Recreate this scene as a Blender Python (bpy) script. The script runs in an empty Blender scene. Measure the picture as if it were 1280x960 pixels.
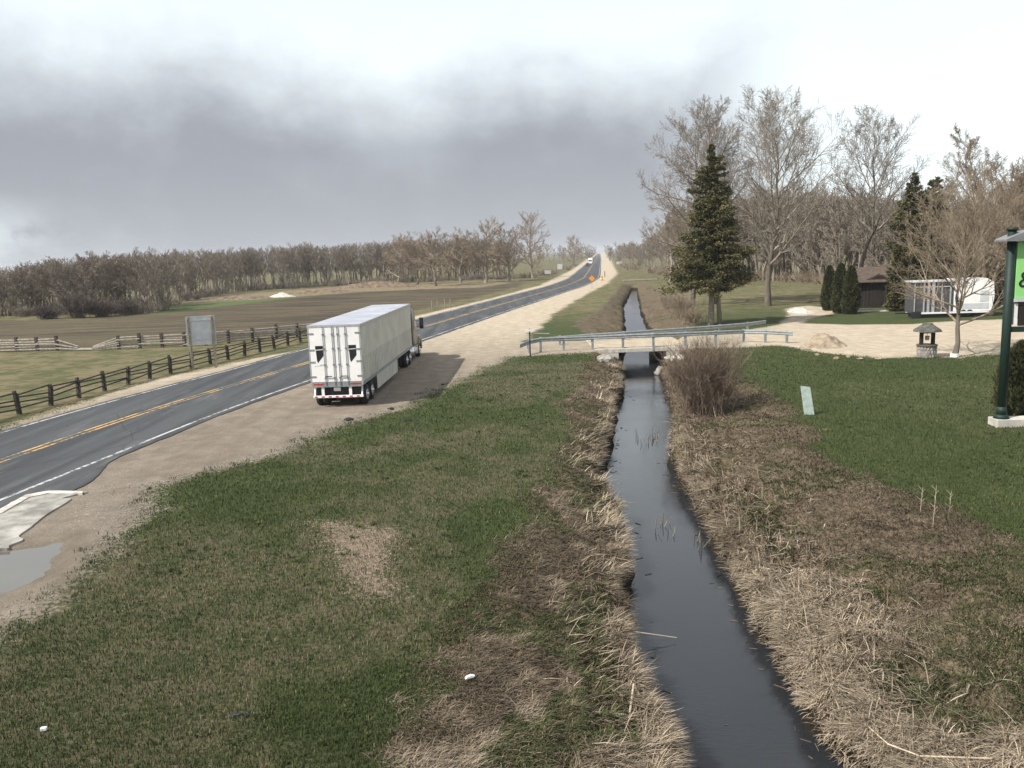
import bpy, bmesh, math, random
import numpy as np
from mathutils import Vector, Matrix

rng = np.random.default_rng(7)
random.seed(7)
scene = bpy.context.scene
C = scene.collection
rad = math.radians

# ------------------------------------------------------------------ camera
F_PX, CAM_H, PITCH, ROLL = 1020.0, 7.2, math.atan(162 / 1020), 0.036
_f = np.array([0, math.cos(PITCH), -math.sin(PITCH)])
_r0 = np.array([1.0, 0, 0]); _u0 = np.array([0, math.sin(PITCH), math.cos(PITCH)])
_U = math.cos(ROLL) * _u0 + math.sin(ROLL) * _r0
_R = math.cos(ROLL) * _r0 - math.sin(ROLL) * _u0
cd = bpy.data.cameras.new('camera'); cam = bpy.data.objects.new('camera', cd); C.objects.link(cam)
cd.sensor_width = 36; cd.lens = 36 * F_PX / 1280; cd.clip_end = 12000; cd.clip_start = 0.1
m = Matrix.Identity(4)
for i in range(3):
    m[i][0] = _R[i]; m[i][1] = _U[i]; m[i][2] = -_f[i]
m[2][3] = CAM_H
cam.matrix_world = m
scene.camera = cam

def un(px, py, z=0.0):
    """a point of the survey, on the level z, in metres"""
    d = _f + (px - 640) / F_PX * _R - (py - 480) / F_PX * _U
    t = (z - CAM_H) / d[2]
    return (float(d[0] * t), float(d[1] * t))

def zat(x, y, py):
    """height above datum of something standing at x, y whose top is seen at row py"""
    lo, hi = -5.0, 60.0
    for _ in range(40):
        mid = (lo + hi) / 2
        v = np.array([x, y, mid - CAM_H])
        q = 480 - F_PX * (v @ _U) / (v @ _f)
        if q > py: lo = mid
        else: hi = mid
    return lo

# ------------------------------------------------------------------ sun and sky
SUN_EL = rad(46.0)
LDIR = np.array([math.cos(rad(24)), math.sin(rad(24))])          # the way the light travels, on plan
LDIR = np.array([0.89, 0.455]); LDIR /= np.linalg.norm(LDIR)
sl = bpy.data.lights.new('sun', 'SUN'); sl.energy = 4.4; sl.angle = rad(0.6); sl.color = (1.0, 0.945, 0.86)
so = bpy.data.objects.new('sun', sl); C.objects.link(so); so.location = (-40, -20, 60)
v = Vector((LDIR[0] * math.cos(SUN_EL), LDIR[1] * math.cos(SUN_EL), -math.sin(SUN_EL)))
so.rotation_euler = v.to_track_quat('-Z', 'Y').to_euler()

vs = scene.view_settings
vs.view_transform = 'Standard'; vs.look = 'None'; vs.exposure = 0.50; vs.gamma = 1.0; vs.use_curve_mapping = False

class NT:
    """small helper for node trees"""
    def __init__(s, nt): s.nt = nt
    def n(s, t, **kw):
        x = s.nt.nodes.new(t)
        for k, v in kw.items(): setattr(x, k, v)
        return x
    def l(s, a, b): s.nt.links.new(a, b)
    def put(s, sock, v):
        if hasattr(v, 'is_output'): s.l(v, sock)
        else: sock.default_value = v
    def math(s, op, a, b=0.0, c=None, clamp=False):
        x = s.n('ShaderNodeMath', operation=op, use_clamp=clamp)
        s.put(x.inputs[0], a); s.put(x.inputs[1], b)
        if c is not None: s.put(x.inputs[2], c)
        return x.outputs[0]
    def sstep(s, v, a, b, lo=0.0, hi=1.0):
        x = s.n('ShaderNodeMapRange', interpolation_type='SMOOTHSTEP')
        s.put(x.inputs[0], v)
        for i, q in enumerate((a, b, lo, hi)): x.inputs[i + 1].default_value = q
        return x.outputs[0]
    def mix(s, f, a, b):
        x = s.n('ShaderNodeMix', data_type='RGBA')
        def c(v): return v if hasattr(v, 'is_output') else (tuple(v) + (1,) if len(v) == 3 else v)
        s.put(x.inputs[0], f); s.put(x.inputs[6], c(a)); s.put(x.inputs[7], c(b))
        return x.outputs[2]
    def noise(s, vec, scale, detail=4, rough=0.55, dim='3D'):
        x = s.n('ShaderNodeTexNoise', noise_dimensions=dim)
        if vec is not None: s.l(vec, x.inputs['Vector'])
        x.inputs['Scale'].default_value = scale; x.inputs['Detail'].default_value = detail
        x.inputs['Roughness'].default_value = rough
        return x.outputs['Fac']
    def attr(s, name):
        return s.n('ShaderNodeAttribute', attribute_name=name).outputs['Fac']
    def mapping(s, vec, scale=(1, 1, 1), rot=(0, 0, 0), loc=(0, 0, 0)):
        x = s.n('ShaderNodeMapping'); s.l(vec, x.inputs[0])
        x.inputs['Scale'].default_value = scale; x.inputs['Rotation'].default_value = rot
        x.inputs['Location'].default_value = loc
        return x.outputs[0]
    def bump(s, h, strength, dist):
        x = s.n('ShaderNodeBump'); s.l(h, x.inputs['Height'])
        x.inputs['Strength'].default_value = strength; x.inputs['Distance'].default_value = dist
        return x.outputs[0]

w = bpy.data.worlds.new('World'); scene.world = w; w.use_nodes = True
T = NT(w.node_tree); w.node_tree.nodes.clear()
sky = T.n('ShaderNodeTexSky', sky_type='NISHITA'); sky.sun_disc = False
sky.sun_elevation = SUN_EL; sky.sun_rotation = math.atan2(-LDIR[0], -LDIR[1]) % (2 * math.pi)
sky.air_density = 1.0; sky.dust_density = 1.0
tc = T.n('ShaderNodeTexCoord'); sep = T.n('ShaderNodeSeparateXYZ'); T.l(tc.outputs['Generated'], sep.inputs[0])
X, Y, Z = sep.outputs
D = tc.outputs['Generated']
big = T.noise(T.mapping(D, (3.2, 3.2, 5.0), loc=(3.1, 0.4, 0)), 1.0, 5, 0.5)
streak = T.noise(T.mapping(D, (9, 9, 1.6), rot=(0, rad(-14), 0), loc=(0.2, 0, 0)), 1.0, 3, 0.5)
fine = T.noise(T.mapping(D, (14, 14, 22)), 1.0, 6, 0.6)
nb = T.math('SUBTRACT', big, 0.5); nf = T.math('SUBTRACT', fine, 0.5); ns = T.math('SUBTRACT', streak, 0.5)
e1 = T.math('ADD', Z, T.math('MULTIPLY_ADD', nb, 0.05, T.math('MULTIPLY_ADD', ns, 0.045, T.math('MULTIPLY', nf, 0.05))))
# the cloud base lifts a little towards the right
e1 = T.math('ADD', e1, T.math('MULTIPLY', X, 0.03))
up = T.sstep(e1, 0.115, 0.265)
r1 = T.math('ADD', T.math('MULTIPLY_ADD', Z, 0.25, X), T.math('MULTIPLY', nb, 0.25))
right = T.sstep(r1, 0.17, 0.40)
lx = T.math('ADD', X, T.math('MULTIPLY', nb, 0.5))
left = T.math('MULTIPLY', T.sstep(lx, -0.36, -0.52), T.sstep(T.math('ADD', Z, T.math('MULTIPLY', nf, 0.05)), 0.095, 0.03))
left = T.math('MULTIPLY', left, T.sstep(fine, 0.28, 0.58))
gap = T.math('MULTIPLY', T.sstep(T.math('ABSOLUTE', T.math('ADD', X, 0.115)), 0.11, 0.0), T.sstep(Z, 0.05, 0.18, 0.0, 0.28))
light = T.math('ADD', T.math('MAXIMUM', up, right), T.math('MULTIPLY', left, 0.85), clamp=True)
light = T.math('ADD', light, gap, clamp=True)
light = T.math('ADD', light, T.math('MULTIPLY', ns, 0.13), clamp=True)
light = T.math('ADD', light, T.math('MULTIPLY', nf, 0.16), clamp=True)
dark = T.mix(T.sstep(Z, 0.0, 0.13), (3.15, 3.35, 3.75), (2.7, 2.77, 3.08))
bright = T.mix(T.sstep(Z, 0.05, 0.55), (7.8, 8.6, 8.8), (6.0, 6.3, 6.7))
cl = T.mix(light, dark, bright)
behind = T.sstep(Y, 0.25, -0.25)
cl = T.mix(T.math('MULTIPLY', behind, 0.55), cl, (4.6, 4.7, 5.0))
overhead = T.sstep(Z, 0.35, 0.8)
cl = T.mix(T.math('MULTIPLY', overhead, 0.6), cl, (4.4, 4.5, 4.8))
hz = T.mix(0.93, sky.outputs[0], cl)
bg = T.n('ShaderNodeBackground'); T.l(hz, bg.inputs[0]); bg.inputs[1].default_value = 0.10
wo = T.n('ShaderNodeOutputWorld'); T.l(bg.outputs[0], wo.inputs[0])

# ------------------------------------------------------------------ materials
def mat(name):
    mt = bpy.data.materials.new(name); mt.use_nodes = True
    nt = mt.node_tree; b = nt.nodes['Principled BSDF']
    return mt, NT(nt), b
def plain(name, col, rough=0.7, metal=0.0, var=0.12, scale=6.0, bump=0.0, bscale=40, spec=0.4, dirt=None, dirt_amt=0.4):
    mt, T, b = mat(name)
    tc = T.n('ShaderNodeTexCoord').outputs['Object']
    n1 = T.noise(tc, scale, 5, 0.6)
    a = tuple(c * (1 - var * 1.6) for c in col); c2 = tuple(min(1, c * (1 + var)) for c in col)
    cc = T.mix(T.sstep(n1, 0.3, 0.7), a, c2)
    if dirt:
        n2 = T.noise(tc, scale * 0.45, 6, 0.7)
        cc = T.mix(T.sstep(n2, 0.5, 0.72, 0, dirt_amt), cc, dirt)
    T.l(cc, b.inputs['Base Color'])
    b.inputs['Roughness'].default_value = rough; b.inputs['Metallic'].default_value = metal
    b.inputs['Specular IOR Level'].default_value = spec
    if bump: T.l(T.bump(T.noise(tc, bscale, 4), bump, 0.02), b.inputs['Normal'])
    return mt
M = {}
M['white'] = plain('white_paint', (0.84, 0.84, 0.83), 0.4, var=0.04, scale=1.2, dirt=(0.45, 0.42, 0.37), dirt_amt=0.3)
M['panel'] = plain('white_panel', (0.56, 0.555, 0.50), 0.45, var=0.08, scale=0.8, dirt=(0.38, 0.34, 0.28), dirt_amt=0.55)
M['alu'] = plain('aluminium', (0.55, 0.56, 0.58), 0.4, 0.6, var=0.1)
M['chrome'] = plain('polished_rim', (0.75, 0.76, 0.8), 0.25, 0.9, var=0.05)
M['steel'] = plain('galvanised_steel', (0.30, 0.33, 0.34), 0.5, 0.35, var=0.14, scale=4, dirt=(0.22, 0.2, 0.18))
M['black'] = plain('black_parts', (0.018, 0.018, 0.02), 0.6, var=0.2)
M['decal'] = plain('black_decal', (0.012, 0.013, 0.018), 0.5, var=0.1)
M['tyre'] = plain('tyre_rubber', (0.022, 0.022, 0.023), 0.85, var=0.2)
M['roofskin'] = plain('trailer_roof_skin', (0.42, 0.44, 0.50), 0.5, var=0.12, scale=0.6, dirt=(0.28, 0.27, 0.27), dirt_amt=0.5)
M['red'] = plain('red_reflector', (0.45, 0.03, 0.025), 0.4, var=0.05)
M['cab'] = plain('cab_paint', (0.20, 0.18, 0.16), 0.35, var=0.06, dirt=(0.2, 0.17, 0.14))
M['glass'] = plain('dark_glass', (0.02, 0.025, 0.03), 0.08, var=0.05, spec=0.8)
M['dark_wood'] = plain('dark_wood', (0.065, 0.056, 0.048), 0.9, var=0.3, scale=5)
M['grey_wood'] = plain('weathered_wood', (0.33, 0.30, 0.26), 0.9, var=0.25, scale=5)
M['post_wood'] = plain('post_wood', (0.30, 0.27, 0.22), 0.85, var=0.2, scale=5)
M['sign_back'] = plain('sign_back', (0.55, 0.58, 0.60), 0.5, 0.05, var=0.08, scale=2)
M['concrete'] = plain('concrete', (0.50, 0.48, 0.43), 0.9, var=0.15, scale=2, bump=0.3, dirt=(0.2, 0.18, 0.15), dirt_amt=0.6)
M['apron'] = plain('worn_concrete', (0.33, 0.32, 0.29), 0.9, var=0.3, scale=1.2, bump=0.4, dirt=(0.17, 0.145, 0.115), dirt_amt=0.95)
M['stone'] = plain('fieldstone', (0.30, 0.28, 0.25), 0.9, var=0.3, scale=3, bump=0.5, bscale=12)
M['pale_stone'] = plain('pale_rubble', (0.55, 0.52, 0.46), 0.9, var=0.25, scale=3, bump=0.5, bscale=12)
M['roof_brown'] = plain('brown_shingles', (0.10, 0.075, 0.06), 0.9, var=0.25, scale=5, bump=0.5, bscale=14)
M['wall_brown'] = plain('stained_boards', (0.022, 0.017, 0.014), 0.85, var=0.25, scale=4)
M['green_post'] = plain('green_paint', (0.008, 0.026, 0.02), 0.6, var=0.12)
M['green_board'] = plain('sign_green', (0.30, 0.66, 0.22), 0.5, var=0.05, scale=1)
M['orange'] = plain('orange_sheeting', (0.85, 0.30, 0.03), 0.5, var=0.05)
M['teal'] = plain('marker_paint', (0.50, 0.60, 0.55), 0.6, var=0.15, scale=4, dirt=(0.16, 0.22, 0.2), dirt_amt=0.8)
M['grey_roof'] = plain('grey_metal_roof', (0.22, 0.23, 0.24), 0.6, 0.2, var=0.1)
M['wood_roof'] = plain('mossy_shingles', (0.10, 0.10, 0.085), 0.9, var=0.3, scale=5, bump=0.4, bscale=14)
M['screen'] = plain('dark_mesh_screen', (0.07, 0.072, 0.075), 0.7, var=0.2)
M['litter'] = plain('white_plastic', (0.8, 0.8, 0.8), 0.5, var=0.05)
M['barkpale'] = plain('pale_bark', (0.34, 0.30, 0.25), 0.9, var=0.25, scale=3)
M['stick'] = plain('bleached_stick', (0.50, 0.42, 0.31), 0.85, var=0.15)

def bark_mat(name, lo, hi):
    mt, T, b = mat(name)
    tc = T.n('ShaderNodeTexCoord').outputs['Object']
    n = T.noise(T.mapping(tc, (2, 2, 0.5)), 2.0, 4)
    oi = T.n('ShaderNodeObjectInfo').outputs['Random']
    f = T.math('ADD', T.sstep(n, 0.3, 0.7, 0, 0.7), T.math('MULTIPLY', oi, 0.3))
    T.l(T.mix(f, lo, hi), b.inputs['Base Color']); b.inputs['Roughness'].default_value = 0.9
    b.inputs['Specular IOR Level'].default_value = 0.2
    return mt
M['bark'] = bark_mat('maple_bark', (0.17, 0.145, 0.12), (0.34, 0.30, 0.245))
M['bark_wood'] = bark_mat('woodland_bark', (0.17, 0.146, 0.121), (0.32, 0.278, 0.228))
M['bark_tan'] = bark_mat('tan_twigs', (0.20, 0.16, 0.12), (0.35, 0.285, 0.21))
M['bark_bush'] = bark_mat('bush_twigs', (0.12, 0.092, 0.072), (0.22, 0.17, 0.13))
M['bark_trunk'] = bark_mat('trunk_bark', (0.10, 0.085, 0.07), (0.19, 0.165, 0.135))
M['bark_dark'] = bark_mat('dark_twigs', (0.09, 0.074, 0.064), (0.17, 0.14, 0.12))

def tint_mat(name, stops, rough=0.9, trans=0.0):
    mt, T, b = mat(name)
    a = T.attr('tint'); r = T.n('ShaderNodeValToRGB'); T.l(a, r.inputs[0])
    cr = r.color_ramp
    cr.elements[0].position = stops[0][0]; cr.elements[0].color = stops[0][1] + (1,)
    cr.elements[1].position = stops[-1][0]; cr.elements[1].color = stops[-1][1] + (1,)
    for p, c in stops[1:-1]:
        e = cr.elements.new(p); e.color = c + (1,)
    T.l(r.outputs[0], b.inputs['Base Color']); b.inputs['Roughness'].default_value = rough
    b.inputs['Specular IOR Level'].default_value = 0.15
    return mt
M['grass'] = tint_mat('grass_blades', [(0, (0.036, 0.048, 0.018)), (0.5, (0.056, 0.076, 0.027)), (0.78, (0.088, 0.103, 0.041)), (1, (0.24, 0.195, 0.125))])
M['straw'] = tint_mat('dead_straw', [(0, (0.07, 0.055, 0.038)), (0.35, (0.17, 0.135, 0.095)), (0.7, (0.32, 0.265, 0.195)), (1, (0.55, 0.465, 0.35))])
M['spruce'] = tint_mat('spruce_needles', [(0, (0.03, 0.036, 0.016)), (0.5, (0.095, 0.094, 0.042)), (1, (0.22, 0.18, 0.09))])
M['cedar'] = tint_mat('cedar_foliage', [(0, (0.028, 0.036, 0.016)), (0.6, (0.060, 0.066, 0.028)), (1, (0.12, 0.105, 0.048))])

# ------------------------------------------------------------------ numpy helpers
_tab = rng.random((256, 256))
def vnoise(x, y):
    xi = np.floor(x).astype(int); yi = np.floor(y).astype(int)
    fx = x - xi; fy = y - yi; fx = fx * fx * (3 - 2 * fx); fy = fy * fy * (3 - 2 * fy)
    a = _tab[xi % 256, yi % 256]; b = _tab[(xi + 1) % 256, yi % 256]
    c = _tab[xi % 256, (yi + 1) % 256]; d = _tab[(xi + 1) % 256, (yi + 1) % 256]
    return (a * (1 - fx) + b * fx) * (1 - fy) + (c * (1 - fx) + d * fx) * fy
def fbm(x, y, o=4):
    s = 0; a = 0.5; t = 0
    for i in range(o):
        s = s + a * vnoise(x * 2 ** i + 17 * i, y * 2 ** i + 31 * i); t += a; a *= 0.55
    return s / t
def ss(a, b, v):
    t = np.clip((v - a) / (b - a), 0, 1); return t * t * (3 - 2 * t)
def sdpoly(px, py, poly):
    """signed distance, positive inside"""
    poly = np.array(poly, float); n = len(poly)
    d = np.full(px.shape, 1e9); inside = np.zeros(px.shape, bool)
    for i in range(n):
        ax, ay = poly[i]; bx, by = poly[(i + 1) % n]
        ex, ey = bx - ax, by - ay; wx, wy = px - ax, py - ay
        t = np.clip((wx * ex + wy * ey) / (ex * ex + ey * ey + 1e-12), 0, 1)
        d = np.minimum(d, (wx - ex * t) ** 2 + (wy - ey * t) ** 2)
        c = (ay > py) != (by > py)
        if ey != 0:
            inside ^= c & (px < ex * (py - ay) / ey + ax)
    return np.where(inside, 1, -1) * np.sqrt(d)
def UP(pts, z=0.0): return [un(a, b, z) for a, b in pts]

def set_mesh(me, V, Fs, smooth=False):
    """Fs: list of int arrays (n,3) or (n,4)"""
    V = np.asarray(V, np.float32)
    me.vertices.add(len(V)); me.vertices.foreach_set('co', V.ravel())
    loops = np.concatenate([f.ravel() for f in Fs]).astype(np.int32)
    tot = np.concatenate([np.full(len(f), f.shape[1]) for f in Fs]).astype(np.int32)
    st = np.concatenate([[0], np.cumsum(tot)[:-1]]).astype(np.int32)
    me.loops.add(len(loops)); me.loops.foreach_set('vertex_index', loops)
    me.polygons.add(len(tot)); me.polygons.foreach_set('loop_start', st)
    try: me.polygons.foreach_set('loop_total', tot)
    except Exception: pass
    me.polygons.foreach_set('use_smooth', np.full(len(tot), smooth))
    me.update(calc_edges=True); me.validate()
def npobj(name, V, Fs, material, parent=None, smooth=False, attrs=None, mesh_only=False):
    me = bpy.data.meshes.new(name); set_mesh(me, V, Fs, smooth)
    if attrs:
        for k, a in attrs.items():
            at = me.attributes.new(k, 'FLOAT', 'POINT'); at.data.foreach_set('value', np.asarray(a, np.float32))
    me.materials.append(material)
    if mesh_only: return me
    o = bpy.data.objects.new(name, me); C.objects.link(o)
    if parent: o.parent = parent
    return o
def tag(o, label=None, cat=None, group=None, kind=None):
    if label: o['label'] = label
    if cat: o['category'] = cat
    if group: o['group'] = group
    if kind: o['kind'] = kind
    return o
def thing(name, label, cat, loc=(0, 0, 0), rz=0.0, group=None):
    o = bpy.data.objects.new(name, None); C.objects.link(o); o.location = loc; o.rotation_euler = (0, 0, rz)
    o.empty_display_size = 0.3
    return tag(o, label, cat, group)
# bmesh builders -----------------------------------------------------
def box(bm, x0, x1, y0, y1, z0, z1, bev=0.0):
    t = bmesh.new()
    bmesh.ops.create_cube(t, size=1)
    for v_ in t.verts:
        v_.co = Vector(((x0 + x1) / 2 + v_.co.x * (x1 - x0), (y0 + y1) / 2 + v_.co.y * (y1 - y0), (z0 + z1) / 2 + v_.co.z * (z1 - z0)))
    if bev: bmesh.ops.bevel(t, geom=t.edges[:], offset=bev, segments=2, affect='EDGES', profile=0.6)
    merge(bm, t)
def merge(bm, t):
    me = bpy.data.meshes.new('tmp'); t.to_mesh(me); t.free(); bm.from_mesh(me); bpy.data.meshes.remove(me)
def tube(bm, a, b, r0, r1=None, seg=10):
    r1 = r0 if r1 is None else r1
    a, b = Vector(a), Vector(b); d = b - a
    t = bmesh.new(); bmesh.ops.create_cone(t, cap_ends=True, segments=seg, radius1=r0, radius2=r1, depth=d.length)
    q = d.to_track_quat('Z', 'Y').to_matrix().to_4x4()
    bmesh.ops.transform(t, matrix=Matrix.Translation((a + b) / 2) @ q, verts=t.verts)
    merge(bm, t)
def prism(bm, pts, y0, y1, axis='y'):
    """extrude an outline: pts are (u, z); axis y: u=x, axis x: u=y"""
    def P(u, z, w): return (u, w, z) if axis == 'y' else (w, u, z)
    a = [bm.verts.new(P(u, z, y0)) for u, z in pts]; b = [bm.verts.new(P(u, z, y1)) for u, z in pts]
    fs = [bm.faces.new(a), bm.faces.new(b[::-1])]
    n = len(pts)
    for i in range(n): fs.append(bm.faces.new((a[i], b[i], b[(i + 1) % n], a[(i + 1) % n])))
    bmesh.ops.recalc_face_normals(bm, faces=fs)
def beam(bm, a, b, wd, ht):
    """a square-section bar between two points"""
    a, b = Vector(a), Vector(b); d = (b - a); q = d.to_track_quat('Y', 'Z').to_matrix().to_4x4()
    t = bmesh.new(); bmesh.ops.create_cube(t, size=1)
    for v_ in t.verts: v_.co = Vector((v_.co.x * wd, v_.co.y * d.length, v_.co.z * ht))
    bmesh.ops.transform(t, matrix=Matrix.Translation((a + b) / 2) @ q, verts=t.verts); merge(bm, t)
def obj(name, bm, material, parent=None, smooth=False, loc=None, rz=None):
    me = bpy.data.meshes.new(name); bm.to_mesh(me); bm.free(); me.materials.append(material)
    if smooth:
        me.polygons.foreach_set('use_smooth', [True] * len(me.polygons))
    o = bpy.data.objects.new(name, me); C.objects.link(o)
    if parent: o.parent = parent
    if loc: o.location = loc
    if rz is not None: o.rotation_euler = (0, 0, rz)
    return o
def B(): return bmesh.new()
def children(o): return [c for c in bpy.data.objects if c.parent == o]
def copy_tree(o, parent=None):
    ch = children(o); c = o.copy(); C.objects.link(c); c.parent = parent
    for k in ch: copy_tree(k, c)
    return c

# ------------------------------------------------------------------ plan of the place
WL = -1.3                                                       # water level of the creek
cL = np.array(sorted(UP([(915, 1080), (880, 960), (843, 880), (822, 820), (808, 760), (810, 700), (797, 660), (767, 605), (778, 560), (782, 510), (790, 490), (779, 460), (783, 440), (782, 410), (780, 385), (786, 371), (790, 362)], WL), key=lambda p: p[1]))
cR = np.array(sorted(UP([(1170, 1080), (1065, 955), (1000, 900), (960, 820), (930, 760), (900, 700), (868, 650), (845, 600), (835, 570), (842, 520), (825, 470), (829, 440), (808, 410), (800, 390), (797, 371), (796, 362)], WL), key=lambda p: p[1]))
tL = np.array(sorted(UP([(470, 1080), (515, 960), (560, 800), (600, 740), (640, 680), (680, 600), (700, 560), (715, 500), (728, 455), (742, 441), (745, 432), (720, 405), (752, 385), (772, 362), (780, 352)]), key=lambda p: p[1]))
tR = np.array(sorted(UP([(1800, 960), (1420, 760), (1280, 690), (1180, 640), (1100, 600), (1030, 560), (1000, 520), (960, 485), (900, 463), (872, 441), (865, 425), (868, 405), (850, 390), (838, 370), (806, 352)]), key=lambda p: p[1]))
Y_END = 175.0
def creek(y, jit=True):
    a = np.interp(y, cL[:, 1], cL[:, 0]); b = np.interp(y, cR[:, 1], cR[:, 0])
    c = np.interp(y, tL[:, 1], tL[:, 0]); d = np.interp(y, tR[:, 1], tR[:, 0])
    if jit:
        j = ss(8, 12, y) * (1 - ss(56, 58, y) * (1 - ss(68, 70, y)))
        a = a + ((fbm(y * 1.3, y * 0 + 3.3, 3) - 0.5) * 0.75) * j; b = b + ((fbm(y * 1.3, y * 0 + 9.3, 3) - 0.5) * 0.75) * j
        c = c + (fbm(y * 0.5, y * 0 + 5.3, 3) - 0.5) * 1.2 * j; d = d + (fbm(y * 0.5, y * 0 + 1.3, 3) - 0.5) * 1.6 * j
    wide = 0.34 * (1 - ss(50, 57, y)); a = a - wide * 1.15; b = b - wide * 0.25
    return a, b, np.minimum(c, a - 0.35), np.maximum(d, b + 0.35)

road_c = np.array([(-23.5, -40), (-22.6, 0), (-21.9, 12), (-21.0, 22), (-19.95, 30), (-18.25, 41.6), (-14.75, 57.8), (-11.3, 75), (-4.4, 106), (0.5, 127), (5.3, 148), (12.7, 180), (19.6, 220), (22.9, 245), (37.2, 370), (79, 737), (150, 1370), (270, 2440)])
def catmull(P, n=10):
    P = np.asarray(P, float); out = []
    Q = np.vstack([2 * P[0] - P[1], P, 2 * P[-1] - P[-2]])
    for i in range(1, len(Q) - 2):
        for k in range(n):
            t = k / n
            out.append(0.5 * ((2 * Q[i]) + (-Q[i - 1] + Q[i + 1]) * t + (2 * Q[i - 1] - 5 * Q[i] + 4 * Q[i + 1] - Q[i + 2]) * t * t + (-Q[i - 1] + 3 * Q[i] - 3 * Q[i + 1] + Q[i + 2]) * t ** 3))
    out.append(P[-1]); return np.array(out)
rc = catmull(road_c, 12)
rt = np.gradient(rc, axis=0); rt /= np.linalg.norm(rt, axis=1)[:, None]
rn = np.stack([rt[:, 1], -rt[:, 0]], 1)                          # to the right
rs = np.concatenate([[0], np.cumsum(np.linalg.norm(np.diff(rc, axis=0), axis=1))])

gravel_poly = UP([(-300, 610), (-40, 548), (0, 536), (200, 473), (381, 436), (521, 395), (596, 377.5), (674, 357), (714, 338), (735, 323), (748, 315.2),
    (760, 315.2), (766, 330), (772, 342), (760, 354), (720, 375), (690, 394), (668, 416), (655, 427), (720, 426), (800, 422), (900, 416), (950, 411), (985, 402),
    (990, 428), (950, 433), (900, 435), (760, 439), (640, 447), (600, 463), (570, 480), (500, 513), (430, 532), (345, 568), (250, 592), (190, 612), (215, 634), (190, 645), (130, 700), (60, 750), (0, 800), (-120, 880), (-300, 960)])
lot_poly = UP([(940, 431), (985, 433), (1020, 440), (1100, 447), (1150, 446), (1200, 447), (1255, 441), (1500, 437), (1500, 398), (1255, 399), (1180, 402), (1140, 405), (1060, 406), (1000, 404), (1012, 398), (1040, 392), (1060, 388), (1010, 382), (984, 386), (986, 397), (975, 405), (940, 412)])
bare_poly = UP([(378, 652), (420, 652), (455, 660), (492, 662), (494, 690), (484, 712), (486, 735), (504, 750), (465, 748), (440, 740), (428, 715), (415, 690), (400, 664)])
puddle_poly = UP([(-140, 720), (-40, 698), (0, 687), (40, 680), (86, 672), (84, 690), (72, 709), (35, 727), (0, 739), (-60, 750), (-140, 760)])
pasture_poly = UP([(-300, 600), (0, 525), (381, 428), (381, 417), (250, 428), (100, 438), (0, 441), (-300, 452)])
field_poly = UP([(-400, 452), (0, 439), (100, 437), (250, 427), (381, 416), (450, 403), (520, 388), (560, 379), (620, 366), (660, 353), (560, 353), (440, 360), (320, 372), (185, 391), (100, 400), (-400, 402)])
strip_poly = UP([(180, 391), (215, 383), (300, 373), (380, 366), (440, 361), (420, 367), (340, 376), (260, 385), (190, 393)])
brush_poly = UP([(215, 380), (260, 371), (350, 364), (440, 357), (560, 352), (660, 350), (600, 359), (430, 366), (330, 374)])

def ground_z(x, y, full=True):
    x = np.asarray(x, float); y = np.asarray(y, float)
    a, b, c, d = creek(y)
    tl = np.clip((x - c) / (a - c), 0, 1); tr = np.clip((d - x) / (d - b), 0, 1)
    t = np.minimum(np.where(x > (a + b) / 2, 9, tl), np.where(x <= (a + b) / 2, 9, tr))
    h = -0.88 * t ** 1.25
    wid = np.where(x > (a + b) / 2, d - b, a - c)
    edge = np.clip(1 - 0.35 / np.maximum(wid, 0.5), 0.3, 0.97)
    h = h - ss(0, 1, (t - edge) / (1 - edge)) * 0.62
    onbank = ss(0.02, 0.2, t) * (t < 1)
    h = h + onbank * ((fbm(x * 1.1, y * 1.1, 4) - 0.5) * 0.42 + (fbm(x * 4, y * 4, 2) - 0.5) * 0.12 + ss(0.4, 0.7, t) * (0.12 - np.abs(fbm(x * 1.7 + 5, y * 1.7, 2) - 0.5) * 1.1))
    h = np.where(y > Y_END, h * (1 - ss(Y_END, Y_END + 8, y)), h)
    xc = np.interp(y, rc[:, 1], rc[:, 0])
    off = ss(9, 16, np.abs(x - xc)) * (1 - ss(0, .3, t)) * (1 - ss(57, 59, y) * (1 - ss(74, 78, y)))
    far = ss(100, 300, y)
    h = h + off * (fbm(x * 0.12, y * 0.12, 3) - 0.5) * (0.18 + 0.3 * far)
    h = h + off * (fbm(x * 0.9, y * 0.9, 3) - 0.5) * 0.07
    return h
def gz(x, y): return float(ground_z(np.array([x]), np.array([y]))[0])

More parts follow.
